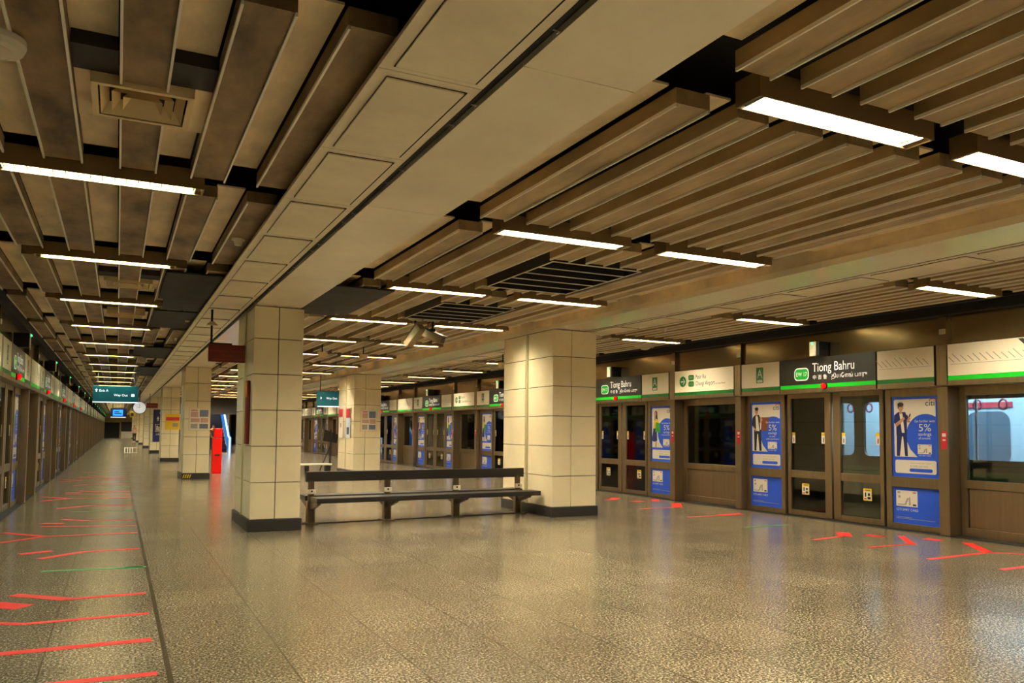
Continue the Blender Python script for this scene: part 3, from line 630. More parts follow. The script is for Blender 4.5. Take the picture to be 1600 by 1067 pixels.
def car(y0, y1, label):
    root = empty('train_car', label, 'train', (0, 0, 0), 0, 'train cars at the right platform'); X = 11.75
    holes = []
    for k in range(-3, 9):
        c = 10.05 + 6.5 * k; holes += [(c - 1.15, c - 0.22), (c - 0.02, c + 0.78), (c - 5.1, c - 2.05) if c < 16 else (c - 5.65, c - 1.35)]
    holes = [h for h in holes if h[0] > y0 + 0.1 and h[1] < y1 - 0.1 and not (10.9 < h[1] < 15.3)]
    b = MB(); rounded_hole_strip(b, X, y0, y1, -0.9, 3.1, holes, M_car)
    b.box(X, 14.6, y0, y0 + 0.08, -0.9, 3.1, M_car); b.box(X, 14.6, y1 - 0.08, y1, -0.9, 3.1, M_car); b.box(X, 14.6, y0, y1, 3.05, 3.1, M_car); b.build('body', root)
    b = MB(); b.box(X - 0.012, X, y0, y1, -0.5, 0.78, M_carlow); b.box(X - 0.014, X, y0, y1, 0.78, 0.95, M_cargreen); b.build('side_band', root)
    b = MB(); b.box(14.5, 14.6, y0 + .1, y1 - .1, -0.2, 3.05, M_cabin); b.box(X + .06, 14.6, y0 + .1, y1 - .1, -0.2, -0.1, M_steelD); b.box(X + .06, 14.6, y0 + 0.1, y1 - .1, 2.75, 2.8, M_cabin)
    b.build('cabin_lining', root)
    b = MB()
    for h in holes: b.add([(14.49, p, q) for p, q in rr(h[0] + 0.05, h[1] - 0.05, 0.95, 1.95, 0.2)], [list(range(24))], M_cabwin)
    b.build('far_windows', root)
    b = MB()
    for h in holes:
        b.box(14.46, 14.49, h[0], h[1], 2.02, 2.12, M_redband)
    b.build('route_band', root)
    b = MB()
    for x in (12.5, 13.7): b.box(x, x + 0.25, y0 + .2, y1 - .2, 2.735, 2.75, M_cablight)
    b.build('cabin_lights', root)
    b = MB(); b.bev(14.0, 14.5, y0 + .3, y1 - .3, 0.3, 0.42, M_seat, 0.03); b.bev(11.84, 12.25, y0 + .3, y1 - .3, 0.3, 0.42, M_seat, 0.03); b.build('seats', root)
    b = MB(); yy = y0 + 0.6
    while yy < y1 - 0.3: b.cyl((13.1, yy, -0.1), (13.1, yy, 2.75), 0.02, M_pole, 8); b.cyl((12.25, yy + 0.5, 0.4), (12.25, yy + 0.5, 2.75), 0.02, M_pole, 8); yy += 1.3
    b.cyl((12.6, y0 + .2, 2.35), (12.6, y1 - .2, 2.35), 0.018, M_pole, 8); b.build('grab_poles', root)
    b = MB(); yy = y0 + 0.45
    while yy < y1 - 0.3:
        b.box(12.59, 12.61, yy - 0.012, yy + 0.012, 2.08, 2.35, M_strap)
        for t in range(10):
            a0, a1 = t * math.pi / 5, (t + 1) * math.pi / 5
            b.cyl((12.6, yy + 0.07 * math.sin(a0), 2.0 + 0.08 * math.cos(a0)), (12.6, yy + 0.07 * math.sin(a1), 2.0 + 0.08 * math.cos(a1)), 0.016, M_strap, 6)
        yy += 0.42
    b.build('hand_straps', root)
    return root
car(-6.0, 12.9, 'train car with lit cabin behind the nearest right screen doors')
car(13.4, 38.0, 'train car with lit cabin behind the right screen beyond the first fixed window')
car(38.4, 64.0, 'train car farthest along behind the right screen')

# ------------------------------------------------------------------ benches
def bench(loc, rot, label):
    root = empty('bench', label, 'bench', loc, rot); L = 2.02
    b = MB(); b.bev(-L, L, -0.03, 0.03, 0.665, 0.825, M_bench, 0.006); b.build('backrest', root)
    b = MB(); b.bev(-1.98, 2.10, -0.50, -0.14, 0.355, 0.435, M_bench, 0.008); b.build('seat', root)
    b = MB(); b.bev(-1.98, 2.10, 0.14, 0.50, 0.355, 0.435, M_bench, 0.008); b.build('seat', root)
    b = MB(); b.bev(-2.15, 2.1, -0.03, 0.03, 0.0, 0.012, M_bench, 0.003); b.build('base_rail', root)
    for x in (-1.93, -0.64, 0.64, 1.9):
        b = MB(); b.bev(x - 0.09, x + 0.09, -0.16, 0.16, 0, 0.018, M_steelD, 0.004)
        b.bev(x - 0.045, x + 0.045, -0.03, 0.03, 0.01, 0.70, M_steelD, 0.006); b.bev(x - 0.065, x - 0.047, -0.04, 0.04, 0.01, 0.35, M_steel, 0.003); b.bev(x + 0.047, x + 0.065, -0.04, 0.04, 0.01, 0.35, M_steel, 0.003)
        b.add([(x - 0.03, -0.46, 0.352), (x + 0.03, -0.46, 0.352), (x + 0.03, 0.46, 0.352), (x - 0.03, 0.46, 0.352), (x - 0.03, -0.42, 0.32), (x + 0.03, -0.42, 0.32), (x + 0.03, 0.42, 0.32), (x - 0.03, 0.42, 0.32), (x - 0.03, -0.05, 0.22), (x + 0.03, -0.05, 0.22), (x + 0.03, 0.05, 0.22), (x - 0.03, 0.05, 0.22)],
              [(0, 1, 2, 3), (0, 4, 5, 1), (4, 8, 9, 5), (8, 11, 10, 9), (11, 7, 6, 10), (7, 3, 2, 6), (0, 3, 7, 4), (4, 7, 11, 8), (1, 5, 6, 2), (5, 9, 10, 6)], M_steelD)
        st = b.build('support', root)
        b = MB(); b.bev(x - 0.07, x + 0.07, -0.05, -0.033, 0.47, 0.545, M_plastic, 0.003); b.cyl((x, -0.05, 0.515), (x, -0.056, 0.515), 0.016, M_ink, 10); b.build('mounting_plate', st)
    return root
bench((4.73, 13.02, 0), math.radians(4.0), 'long black slab bench on steel legs between the two nearest pillars')

# ------------------------------------------------------------------ floor tapes
def tape(segs, green, label, group, w_=0.085):
    b = MB(); m = M_tapeG if green else M_tape
    for s_ in segs:
        wd = w_
        if len(s_) == 3: wd = s_[2]; s_ = s_[:2]
        (ax, ay), (bx_, by) = s_; dx, dy = bx_ - ax, by - ay; l = math.hypot(dx, dy); nx, ny = -dy / l * wd / 2, dx / l * wd / 2
        b.add([(ax - nx, ay - ny, 0.002), (bx_ - nx, by - ny, 0.002), (bx_ + nx, by + ny, 0.002), (ax + nx, ay + ny, 0.002), (ax - nx, ay - ny, 0.0005), (bx_ - nx, by - ny, 0.0005), (bx_ + nx, by + ny, 0.0005), (ax + nx, ay + ny, 0.0005)],
              [(0, 1, 2, 3), (0, 4, 5, 1), (1, 5, 6, 2), (2, 6, 7, 3), (3, 7, 4, 0)], m)
    return tag(b.build('floor_tape'), label, 'floor marking', group)
GL, GR = 'queue tapes on the left walkway', 'queue tapes at the right doors'
tape([((-0.42, 5.44), (0.27, 5.41))], 0, 'short red tape line at the bottom edge of the left walkway', GL)
tape([((-1.2, 6.29), (0.27, 6.28), 0.1)], 0, 'thick straight red tape across the left walkway, second nearest', GL)
tape([((-0.6, 7.16), (0.28, 7.17)), ((-0.6, 7.16), (-1.0, 7.42))], 0, 'red tape line with a slight bend behind the thick straight one', GL, 0.07)
tape([((-0.34, 8.03), (0.283, 8.05)), ((-0.34, 8.03), (-0.78, 8.42), 0.12)], 0, 'red tape line kinked towards the doors, nearer than the green arrow', GL)
tape([((-0.64, 7.82), (-1.05, 8.18), 0.2)], 0, 'short thick red tape patch at the left picture edge', GL)
b = MB(); tape([((-0.66, 9.66), (0.16, 9.57), 0.075), ((0.12, 9.575), (0.30, 9.555), 0.16), ((0.2, 9.57), (0.33, 9.555), 0.07)], 1, 'green tape arrow pointing away from the left doors, nearest one', GL)
tape([((-0.32, 10.99), (0.30, 11.02)), ((-0.32, 10.99), (-0.75, 10.58), 0.11)], 0, 'red tape line kinked towards the doors, just beyond the nearest green arrow', GL)
tape([((-0.98, 11.05), (-0.66, 11.2), 0.13)], 0, 'short red tape dash beside the kinked line beyond the green arrow', GL)
n_ = 0
for c in (16.13, 22.63, 29.13):
    w2 = {16.13: 'second', 22.63: 'third', 29.13: 'fourth'}[c]
    tape([((-0.35, c - 1.6), (0.30, c - 1.64)), ((-0.35, c - 1.6), (-0.75, c - 1.2), 0.11)], 0, 'red tape line kinked towards the %s left doorway, near side' % w2, GL)
    tape([((-0.42, c + 1.25), (0.34, c + 1.1)), ((-0.42, c + 1.25), (-0.95, c + 0.8), 0.11)], 0, 'red tape line kinked towards the %s left doorway, far side' % w2, GL)
    tape([((-0.66, c + 0.03), (0.2, c - 0.03), 0.07), ((0.15, c), (0.33, c - 0.02), 0.15)], 1, 'green tape arrow at the %s left doorway' % w2, GL)
    tape([((-0.7, c - 1.85), (-1.0, c - 1.7), 0.14)], 0, 'short red tape dash at the %s left doorway' % w2, GL)
    tape([((-0.85, c - 3.42), (0.31, c - 3.43)), ((-0.85, c - 3.42), (-1.35, c - 3.95), 0.1), ((-0.85, c - 3.42), (-1.4, c - 2.75), 0.1)], 0, 'forked red tape line before the %s left doorway' % w2, GL)
    tape([((-1.0, c - 2.15), (0.31, c - 2.55), 0.06)], 0, 'thin slanting red tape line before the %s left doorway' % w2, GL)
tape([((8.93, 8.35), (9.72, 8.47), 0.07), ((9.66, 8.42), (10.02, 8.80), 0.2)], 0, 'red tape hook at the nearest right doors, closest to the door centre', GR)
tape([((10.04, 8.3), (10.24, 8.34), 0.26)], 0, 'red tape square between the two hooks by the right doors', GR)
tape([((9.03, 7.5), (9.87, 7.49), 0.06), ((9.83, 7.44), (10.5, 8.15), 0.1)], 0, 'red tape V mark in front of the blue advertisement on the right', GR)
tape([((10.5, 7.68), (10.68, 7.70), 0.24)], 0, 'red tape square under the blue advertisement with the phone', GR)
tape([((8.86, 6.5), (10.12, 6.57), 0.08), ((10.08, 6.53), (10.72, 7.27), 0.14), ((10.1, 6.57), (10.75, 6.0), 0.07)], 0, 'big forked red tape mark at the right picture edge', GR)
tape([((8.95, 5.67), (10.2, 5.70), 0.08)], 0, 'straight red tape at the right picture edge, nearest', GR)
tape([((9.04, 9.85), (9.98, 9.87), 0.09)], 1, 'green tape line before the nearest right doors', GR)
tape([((9.17, 11.43), (10.0, 11.5), 0.07), ((9.98, 11.5), (10.5, 11.52), 0.2)], 0, 'faded red tape mark below the first fixed right window', GR)
tape([((9.26, 13.02), (10.2, 13.05), 0.06), ((10.2, 13.05), (10.75, 13.8), 0.2)], 0, 'red tape hook beside the far end pillar, nearer one', GR)
tape([((9.75, 15.0), (9.95, 15.05), 0.1), ((9.9, 15.0), (10.3, 15.4), 0.2)], 0, 'red tape hook half behind the far end pillar', GR)
tape([((10.1, 14.45), (10.35, 14.5), 0.24)], 0, 'red tape square between two hooks beside the far end pillar', GR)
tape([((10.6, 14.3), (10.9, 14.75), 0.18)], 0, 'short slanting red tape beside the far end pillar, next to the screen', GR)

# ------------------------------------------------------------------ ceiling fittings
def diffuser(x0, x1, y0, y1, label):
    root = empty('air_diffuser', label, 'air vent', ((x0 + x1) / 2, (y0 + y1) / 2, 3.40), 0, 'air diffusers over the left walkway'); hx, hy = (x1 - x0) / 2, (y1 - y0) / 2
    b = MB()
    def ring(ax, ay, bx_, by, z0, z1):
        vs = [(-ax, -ay, z0), (ax, -ay, z0), (ax, ay, z0), (-ax, ay, z0), (-bx_, -by, z1), (bx_, -by, z1), (bx_, by, z1), (-bx_, by, z1)]
        b.add(vs, [(i, (i + 1) % 4, (i + 1) % 4 + 4, i + 4) for i in range(4)], M_vent)
    ring(hx, hy, hx - 0.035, hy - 0.035, 0, 0); ring(hx, hy, hx, hy, 0, 0.12); b.build('frame', root)
    b = MB()
    for i in range(1, 4):
        s_ = 1 - 0.25 * i; t_ = 1 - 0.25 * i + 0.19
        ring((hx - 0.03) * t_, (hy - 0.03) * t_, (hx - 0.03) * s_, (hy - 0.03) * s_, 0.004, 0.07)
    b.build('vanes', root)
    b = MB(); b.box(-hx + 0.01, hx - 0.01, -hy + 0.01, hy - 0.01, 0.09, 0.1, M_black); b.build('duct', root)
diffuser(-0.195, 0.34, 4.87, 5.40, 'square beige air diffuser between slats, nearest at upper left')
diffuser(-0.22, 0.36, 11.50, 12.02, 'square beige air diffuser beyond the second left strip light')
diffuser(-0.22, 0.36, 14.84, 15.3, 'square beige air diffuser third along the left walkway')
b = MB()
for (y0, y1) in ((4.55, 5.62), (11.2, 12.3)):
    b.box(-0.28, -0.055, y0, y0 + 0.32, 3.46, 3.535, M_grille); b.box(0.2, 0.44, y0, y0 + 0.32, 3.46, 3.535, M_grille); b.box(-0.28, -0.2, y0 + 0.32, y1, 3.47, 3.5, M_recess); b.box(0.345, 0.44, y0 + 0.32, y1, 3.47, 3.5, M_recess)
struct(b.build('ceiling_infill'))
def return_grille(y0, y1, label):
    root = empty('return_air_grille', label, 'air vent', (4.925, (y0 + y1) / 2, 3.405), 0, 'dark return air grilles'); hx, hy = 0.605, (y1 - y0) / 2; t = 0.012
    b = MB()
    b.box(-hx, -hx + t, -hy, hy, 0.006, 0.22, M_grille); b.box(hx - t, hx, -hy, hy, 0.006, 0.22, M_grille); b.box(-hx, hx, -hy, -hy + t, 0.006, 0.22, M_grille); b.box(-hx, hx, hy - t, hy, 0.006, 0.22, M_grille); b.box(-hx, hx, -hy, hy, 0.22, 0.23, M_black)
    b.box(-hx, -hx + t, -hy, hy, -0.004, 0.006, M_lip); b.box(hx - t, hx, -hy, hy, -0.004, 0.006, M_lip); b.box(-hx, hx, -hy, -hy + t, -0.004, 0.006, M_lip); b.box(-hx, hx, hy - t, hy, -0.004, 0.006, M_lip)
    b.build('frame', root)
    for i in range(1, 5):
        y = -hy + 2 * hy * i / 5; b = MB(); b.box(-hx + t, hx - t, y - 0.005, y + 0.005, 0.006, 0.16, M_grille); b.box(-hx + t, hx - t, y - 0.006, y + 0.006, -0.004, 0.006, M_lip); b.build('blade', root)
return_grille(7.74, 9.52, 'large dark bladed return air grille in the middle ceiling, nearest')
return_grille(11.08, 12.88, 'large dark bladed return air grille beyond the nearest one')
def blank(x0, x1, y0, y1, label, z=3.385, name='ceiling_cover_board'):
    b = MB(); b.bev(x0, x1, y0, y1, z, z + 0.02, M_char, 0.004); return tag(b.build(name), label, 'cover board', 'charcoal ceiling cover boards')
blank(2.46, 3.33, 10.36, 13.1, 'charcoal cover board beside the left soffit near the first pillar')
blank(0.47, 1.15, 10.45, 12.6, 'charcoal cover board over the left walkway, nearest')
blank(0.55, 1.16, 12.62, 13.8, 'charcoal cover board over the left walkway, second', 3.388)
blank(0.47, 1.13, 13.95, 16.3, 'charcoal cover board over the left walkway, third')
blank(0.3, 1.14, 20.5, 23.6, 'charcoal cover board over the left walkway, fourth')
blank(0.5, 1.14, 27.2, 32.0, 'charcoal cover board over the left walkway, fifth')
def smoke(x, y, label):
    root = empty('smoke_detector', label, 'smoke detector', (x, y, 3.36), 0, 'smoke detectors'); b = MB(); b.cyl((0, 0, 0.05), (0, 0, 0.065), 0.065, M_plastic, 20); b.build('base', root); b = MB(); b.cyl((0, 0, 0.05), (0, 0, 0.0), 0.05, M_plastic, 20, 0.035); b.build('head', root)
smoke(1.04, 8.42, 'round smoke detector on the left slats beside the soffit, nearest'); smoke(1.04, 15.0, 'round smoke detector on the left slats beyond the cover boards'); smoke(1.04, 18.4, 'round smoke detector on the left slats farther along')
smoke(9.0, 11.9, 'small round detector on the slats over the right platform edge')
def dome(x, y, z, r, label, name='dome_speaker'):
    root = empty(name, label, 'ceiling speaker', (x, y, z)); b = MB(); b.cyl((0, 0, 0.03), (0, 0, 0.06), r, M_plastic, 28); b.cyl((0, 0, 0.0), (0, 0, 0.03), r * 0.9, M_plastic, 28, r); b.build('rim', root)
    b = MB(); b.ball((0, 0, 0.0), r * 0.55, M_plastic, 0.5, 18, 8); b.build('dome', root)
dome(-0.60, 4.55, 3.345, 0.135, 'round white dome fitting at the upper left ceiling')
dome(10.3, 14.3, 3.36, 0.22, 'flat round white ceiling fitting near the right screen fascia'); dome(9.6, 17.2, 3.36, 0.22, 'flat round white ceiling fitting partly behind the far end pillar')
M_cam = mat('beige camera shell', (150, 128, 88), 0.5)
def cctv(x, y, yaw, dz, cover, label):
    root = empty('security_camera', label, 'camera', (x, y, 3.415), yaw, 'security cameras under the middle ceiling')
    b = MB(); b.box(-0.13, 0.13, -0.04, 0.04, -0.02, 0.004, M_plastic); b.cyl((0, 0, 0), (0, 0, -0.16), 0.018, M_rubber, 10); b.bev(-0.04, 0.04, -0.03, 0.03, -0.2, -0.14, M_rubber, 0.006); b.build('bracket', root)
    m_ = M_plastic; tilt = math.radians(dz)
    def R(pts): c_, s_ = math.cos(tilt), math.sin(tilt); return [(p[0], p[1] * c_ - p[2] * s_, p[1] * s_ + p[2] * c_ - 0.27) for p in pts]
    def bxr(x0, x1, y0, y1, z0, z1, m): q = MB(); q.bev(x0, x1, y0, y1, z0, z1, m, 0.008); bb.add(R(q.v), q.f, m)
    bb = MB(); bxr(-0.075, 0.075, -0.24, 0.2, -0.065, 0.065, M_cam); bb.build('body', root)
    bb = MB(); bxr(-0.09, 0.09, -0.28, 0.22, 0.066, 0.078, M_grille if not cover else M_cam); bb.build('sun_shield', root)
    bb = MB(); bxr(-0.055, 0.055, -0.246, -0.236, -0.05, 0.05, M_ink); bb.build('lens_window', root)
cctv(4.87, 13.0, math.radians(30), 22, 0, 'boxed security camera with dark front facing the viewer')
cctv(4.56, 13.03, math.radians(205), 42, 1, 'security camera turned away beside the dark fronted one')
def hanger(x, y, z, label):
    root = empty('hanging_speaker', label, 'hanging fitting', (x, y, z), 0, 'small hanging fittings'); h = (3.42 if x < 8 else 3.322) - z
    b = MB(); b.cyl((0, 0, 0.08), (0, 0, h), 0.014, M_grille, 8); b.build('stem', root); b = MB(); b.cyl((0, 0, 0.0), (0, 0, 0.1), 0.1, M_vent, 4, 0.13, False); b.build('body', root)
hanger(4.1, 18.0, 3.14, 'small hanging fitting to the left of two behind the first pillar'); hanger(5.05, 18.0, 3.14, 'small hanging fitting to the right of two behind the first pillar')
hanger(8.15, 17.0, 3.02, 'small hanging fitting just left of the far end pillar')

# ------------------------------------------------------------------ hanging signs
def hang_sign(name, label, loc, x0, x1, z0, z1, face, parts, top=3.33, rods=(0.2, 0.8), th=0.06):
    root = empty(name, label, 'sign', loc); b = MB(); b.bev(x0, x1, -th / 2, th / 2, z0, z1, face, 0.006); b.build('panel', root)
    b = MB(); parts(b, -th / 2 - 0.002); b.build('lettering', root)
    if rods:
        b = MB()
        for r in rods: x = x0 + (x1 - x0) * r; b.cyl((x, 0, z1 - 0.01), (x, 0, top), 0.014, M_grille, 8)
        b.build('rods', root)
    return root
def p_red(b, y): b.text('Emergency Train Stop', 0.28, 0.155, 0.058, y, M_maroonT, 'CENTER'); b.text('Plunger', 0.28, 0.085, 0.058, y, M_maroonT, 'CENTER'); b.rect(0.06, 0.5, 0.035, 0.045, y, M_maroonT)
hang_sign('emergency_sign', 'dark red emergency plunger sign hanging beside the nearest pillar', (1.21, 12.95, 2.52), 0, 0.54, 0, 0.27, M_maroon, p_red, 0.81, None)
b = MB(); b.cyl((0, 0, 0), (0, 0, -0.40), 0.016, M_grille, 8); b.box(-0.02, 0.3, -0.02, 0.02, -0.544, -0.52, M_grille); b.cyl((0, 0, -0.3), (0, 0, -0.54), 0.016, M_grille, 8); b.cyl((0, 0, -0.2), (0, 0, -0.26), 0.04, M_vent, 4, 0.12, False)
tag(b.build('sign_bracket', None, (1.25, 12.95, 3.335)), 'brown bracket under the flap strip above the dark red emergency sign', 'bracket')
def p_way(b, y):
    b.poly([(-0.62, 0.42), (-0.58, 0.46), (-0.54, 0.42)], y, M_signw); b.rect(-0.6, -0.56, 0.36, 0.42, y, M_signw); b.text('Exit A', -0.50, 0.365, 0.11, y, M_signw)
    b.text('Way Out', -0.06, 0.22, 0.11, y, M_signw); b.rrect(0.47, 0.57, 0.215, 0.305, y, M_signw, 0.02); b.rect(-0.68, 0.68, 0.0, 0.03, y, M_signw)
hang_sign('way_out_sign', 'teal backlit way out sign hanging over the left walkway', (-0.08, 30, 2.33), -0.68, 0.68, 0, 0.56, M_teal, p_way, 1.09, (0.1, 0.9), 0.2)
def p_way2(b, y):
    b.poly([(-0.45, 0.36), (-0.40, 0.31), (-0.45, 0.26)], y, M_signw); b.text('Way Out', -0.25, 0.27, 0.10, y, M_signw); b.rect(0.3, 0.6, 0.35, 0.44, y, M_signw); b.rect(-0.55, 0.62, 0.0, 0.03, y, M_signw)
hang_sign('way_out_sign', 'teal backlit way out sign seen just left of the second right pillar', (6.78, 28, 2.29), -0.56, 0.66, 0, 0.54, M_teal, p_way2, 1.1, (0.1, 0.9), 0.2)
M_screen = mat('lit information screen', (40, 140, 235), 0.3, emit=1.3); M_navyhousing = mat('navy housing', (16, 34, 78), 0.4)
def p_pid(b, y): b.rect(-0.29, 0.21, 0.1, 0.43, y, M_screen); b.rect(-0.22, 0.14, 0.2, 0.26, y - 0.001, M_navyhousing); b.rect(-0.22, 0.02, 0.3, 0.36, y - 0.001, M_navyhousing); b.rect(-0.4, 0.36, 0.0, 0.03, y, M_signw)
hang_sign('information_display', 'blue train information screen hanging far along the left walkway', (0.05, 50, 2.06), -0.42, 0.4, 0, 0.52, M_navyhousing, p_pid, 1.36, (0.15, 0.85), 0.2)
def p_yel(b, y): b.rect(0.05, 0.2, 0.05, 0.25, y, M_ink)
hang_sign('small_yellow_sign', 'small yellow sign hanging right of the blue information screen', (0.62, 51, 2.1), 0, 0.26, 0, 0.36, M_yellowp, p_yel, 1.32, (0.5,), 0.06)
root = empty('platform_clock', 'round white lit clock hanging from the left soffit far away', 'clock', (0.99, 45, 2.52)); b = MB(); b.cyl((0, 0.08, 0), (0, -0.08, 0), 0.32, M_navyhousing, 28); b.build('case', root)
b = MB(); b.cyl((0, -0.081, 0), (0, -0.086, 0), 0.29, mat('lit clock face', (240, 246, 250), 0.4, emit=0.45), 28); b.build('face', root)
b = MB(); b.poly([(-0.012, 0), (0.012, 0), (0.012, 0.2), (-0.012, 0.2)], -0.09, M_ink); b.poly([(0, -0.012), (0, 0.012), (-0.13, 0.07), (-0.135, 0.05)], -0.09, M_ink); b.build('hands', root)
b = MB(); b.cyl((0.0, 0, 0.31), (0.0, 0, 0.9), 0.02, M_grille, 8); b.build('rod', root)
def p_m(b, y): b.rect(0.04, 0.5, 0.1, 0.16, y, M_maroonT)
hang_sign('emergency_sign', 'dark red sign hanging right of the far platform clock', (1.35, 46.5, 2.55), 0, 0.55, 0, 0.26, M_maroon, p_m, 0.8, (0.3,), 0.05)

# ------------------------------------------------------------------ things on the pillars
def notice(name, label, loc, w_, h_, frame, draw, rotz=0, cat='notice'):
    root = empty(name, label, cat, loc, rotz); b = MB(); b.bev(-0.03, w_ + 0.03, -0.02, 0.0, -0.03, h_ + 0.03, frame, 0.005); b.build('frame', root); b = MB(); draw(b, -0.0215, w_, h_); b.build('print', root); return root
M_pb = mat('photo blue print', (110, 116, 136), 0.5); M_po = mat('photo tan print', (206, 160, 138), 0.5)
def d_news(b, y, w_, h_):
    b.rect(0, w_, 0, h_, y, M_white); e = 0.001
    for i, (a, c, p, q, m) in enumerate(((.05, .4, .90, .94, M_redp), (.05, .42, .6, .85, M_po), (.5, .95, .62, .95, M_pb), (.05, .5, .36, .54, M_po), (.55, .95, .34, .56, M_po), (.05, .4, .05, .28, M_grey), (.5, .95, .05, .28, M_pb))): b.rect(a * w_, c * w_, p * h_, q * h_, y - e, m)
notice('framed_poster', 'framed poster of photo tiles on the second left pillar', (1.92, 25.44, 1.46), 0.54, 0.62, M_vent, d_news, 0, 'poster')
notice('framed_poster', 'framed poster of photo tiles on the second right pillar', (7.15, 25.58, 1.48), 0.50, 0.66, M_vent, d_news, 0, 'poster')
def d_yel(b, y, w_, h_):
    b.rect(0, w_, 0, h_, y, M_yellowp); b.rect(0, w_, .58 * h_, .82 * h_, y - .001, M_redp); b.rect(.5 * w_, .9 * w_, .15 * h_, .4 * h_, y - .001, M_grey)
notice('yellow_notice', 'yellow and red notice on the third left pillar', (1.94, 38.685, 1.46), 0.55, 0.64, M_yellowp, d_yel)
def d_lift(b, y, w_, h_):
    b.rect(0, w_, 0, h_, y, M_navy); e = .001
    b.rect(.2 * w_, .85 * w_, .3 * h_, .55 * h_, y - e, M_white); b.rect(.25 * w_, .8 * w_, .31 * h_, .54 * h_, y - 2 * e, M_navy); b.rect(.35 * w_, .5 * w_, .33 * h_, .5 * h_, y - 3 * e, M_white); b.rect(.58 * w_, .7 * w_, .33 * h_, .47 * h_, y - 3 * e, M_white)
    b.text('Lift', .3 * w_, .2 * h_, .16, y - e, M_white); b.poly([(.35 * w_, .72 * h_), (.65 * w_, .72 * h_), (.5 * w_, .8 * h_)], y - e, M_white); b.rect(.45 * w_, .55 * w_, .65 * h_, .72 * h_, y - e, M_white); b.text('A', .62 * w_, .88 * h_, .16, y - e, M_white)
notice('lift_sign', 'tall blue lift sign on the fourth left pillar', (1.93, 51.9, 0.7), 0.46, 1.86, M_navy, d_lift, 0, 'sign')
def d_red(b, y, w_, h_): b.rect(0, w_, 0, h_, y, M_white); b.rect(0, w_, .72 * h_, h_, y - .001, M_redp); b.rect(.3 * w_, .7 * w_, .35 * h_, .5 * h_, y - .001, M_grey)
def d_red2(b, y, w_, h_): b.rect(0, w_, 0, h_, y, M_cabin); b.rect(0, w_, .68 * h_, h_, y - .001, M_redp); b.rect(.2 * w_, .8 * w_, .1 * h_, .35 * h_, y - .001, M_cabwin)
notice('safety_notice', 'red topped white notice on the side of the second right pillar, left one', (6.88, 27.35, 1.25), 0.5, 0.95, M_plastic, d_red, -PI2)
notice('safety_notice', 'red topped pale blue notice on the side of the second right pillar, right one', (6.88, 26.4, 1.25), 0.5, 0.95, M_plastic, d_red2, -PI2)
root = empty('emergency_plunger', 'orange and red emergency stop unit on the nearest pillar side', 'emergency unit', (1.765, 12.5, 1.27)); b = MB(); b.bev(-0.045, 0.0, -0.1, 0.1, 0, 0.95, M_maroon, 0.01); b.build('case', root)
b = MB(); b.bev(-0.05, 0.0, -0.09, 0.09, 0.70, 0.93, mat('orange cap', (226, 130, 24), 0.4), 0.01); b.build('cap', root)
b = MB()
for i in range(4): b.poly([(0 + i * .06, 0), (0.03 + i * .06, 0), (0.07 + i * .06, 0.11), (0.04 + i * .06, 0.11)], 0, M_yellowp)
b.rect(-0.01, 0.27, -0.005, 0.115, 0.002, M_ink); tag(b.build('hazard_sticker', None, (1.76, 25.405, 0.03)), 'yellow and black hazard sticker on the plinth of the second left pillar', 'sticker')
root = empty('red_cabinet', 'tall bright red cabinet standing right of the second left pillar', 'cabinet', (3.0, 28.2, 0)); M_red = mat('gloss red', (238, 16, 8), 0.3)
b = MB(); b.bev(-0.16, 0.14, -0.15, 0.15, 0, 1.18, M_red, 0.015); b.build('body', root); b = MB(); b.bev(-0.12, 0.14, -0.15, 0.15, 1.2, 1.5, M_red, 0.015); b.build('head', root)
b = MB(); b.box(-0.08, 0.08, -0.165, -0.15, 0.6, 0.64, M_ink); b.build('handle', root)

# easel stand and low pale bench between the pillars, far
root = empty('notice_stand', 'dark tripod notice stand seen above the bench left part', 'stand', (7.1, 29.5, 0)); b = MB()
b.cyl((0, 0, 0), (0, 0, 1.5), 0.03, M_grille, 8); b.build('leg', root)
for dx, dy in ((-0.35, 0.1), (0.05, 0.4)): b = MB(); b.cyl((dx, dy, 0), (0, 0, 0.9), 0.02, M_grille, 8); b.build('leg', root)
b = MB(); b.add([(-0.3, -0.06, 1.08), (0.22, -0.06, 1.0), (0.3, 0.0, 1.3), (-0.22, 0.0, 1.5), (-0.3, -0.03, 1.08), (0.22, -0.03, 1.0), (0.3, 0.03, 1.3), (-0.22, 0.03, 1.5)], [(0, 1, 2, 3), (4, 7, 6, 5), (0, 4, 5, 1), (1, 5, 6, 2), (2, 6, 7, 3), (3, 7, 4, 0)], M_grille); b.build('board', root)
root = empty('low_bench', 'low pale topped bench seen just above the black bench', 'bench', (5.3, 26.9, 0)); b = MB(); b.bev(-1.3, 1.2, -0.2, 0.2, 0.30, 0.36, M_plastic, 0.02); b.build('seat', root)
for x in (-1.1, -0.3, 0.4, 1.05): b = MB(); b.bev(x - 0.05, x + 0.05, -0.12, 0.12, 0, 0.30, M_grille, 0.006); b.build('leg', root)

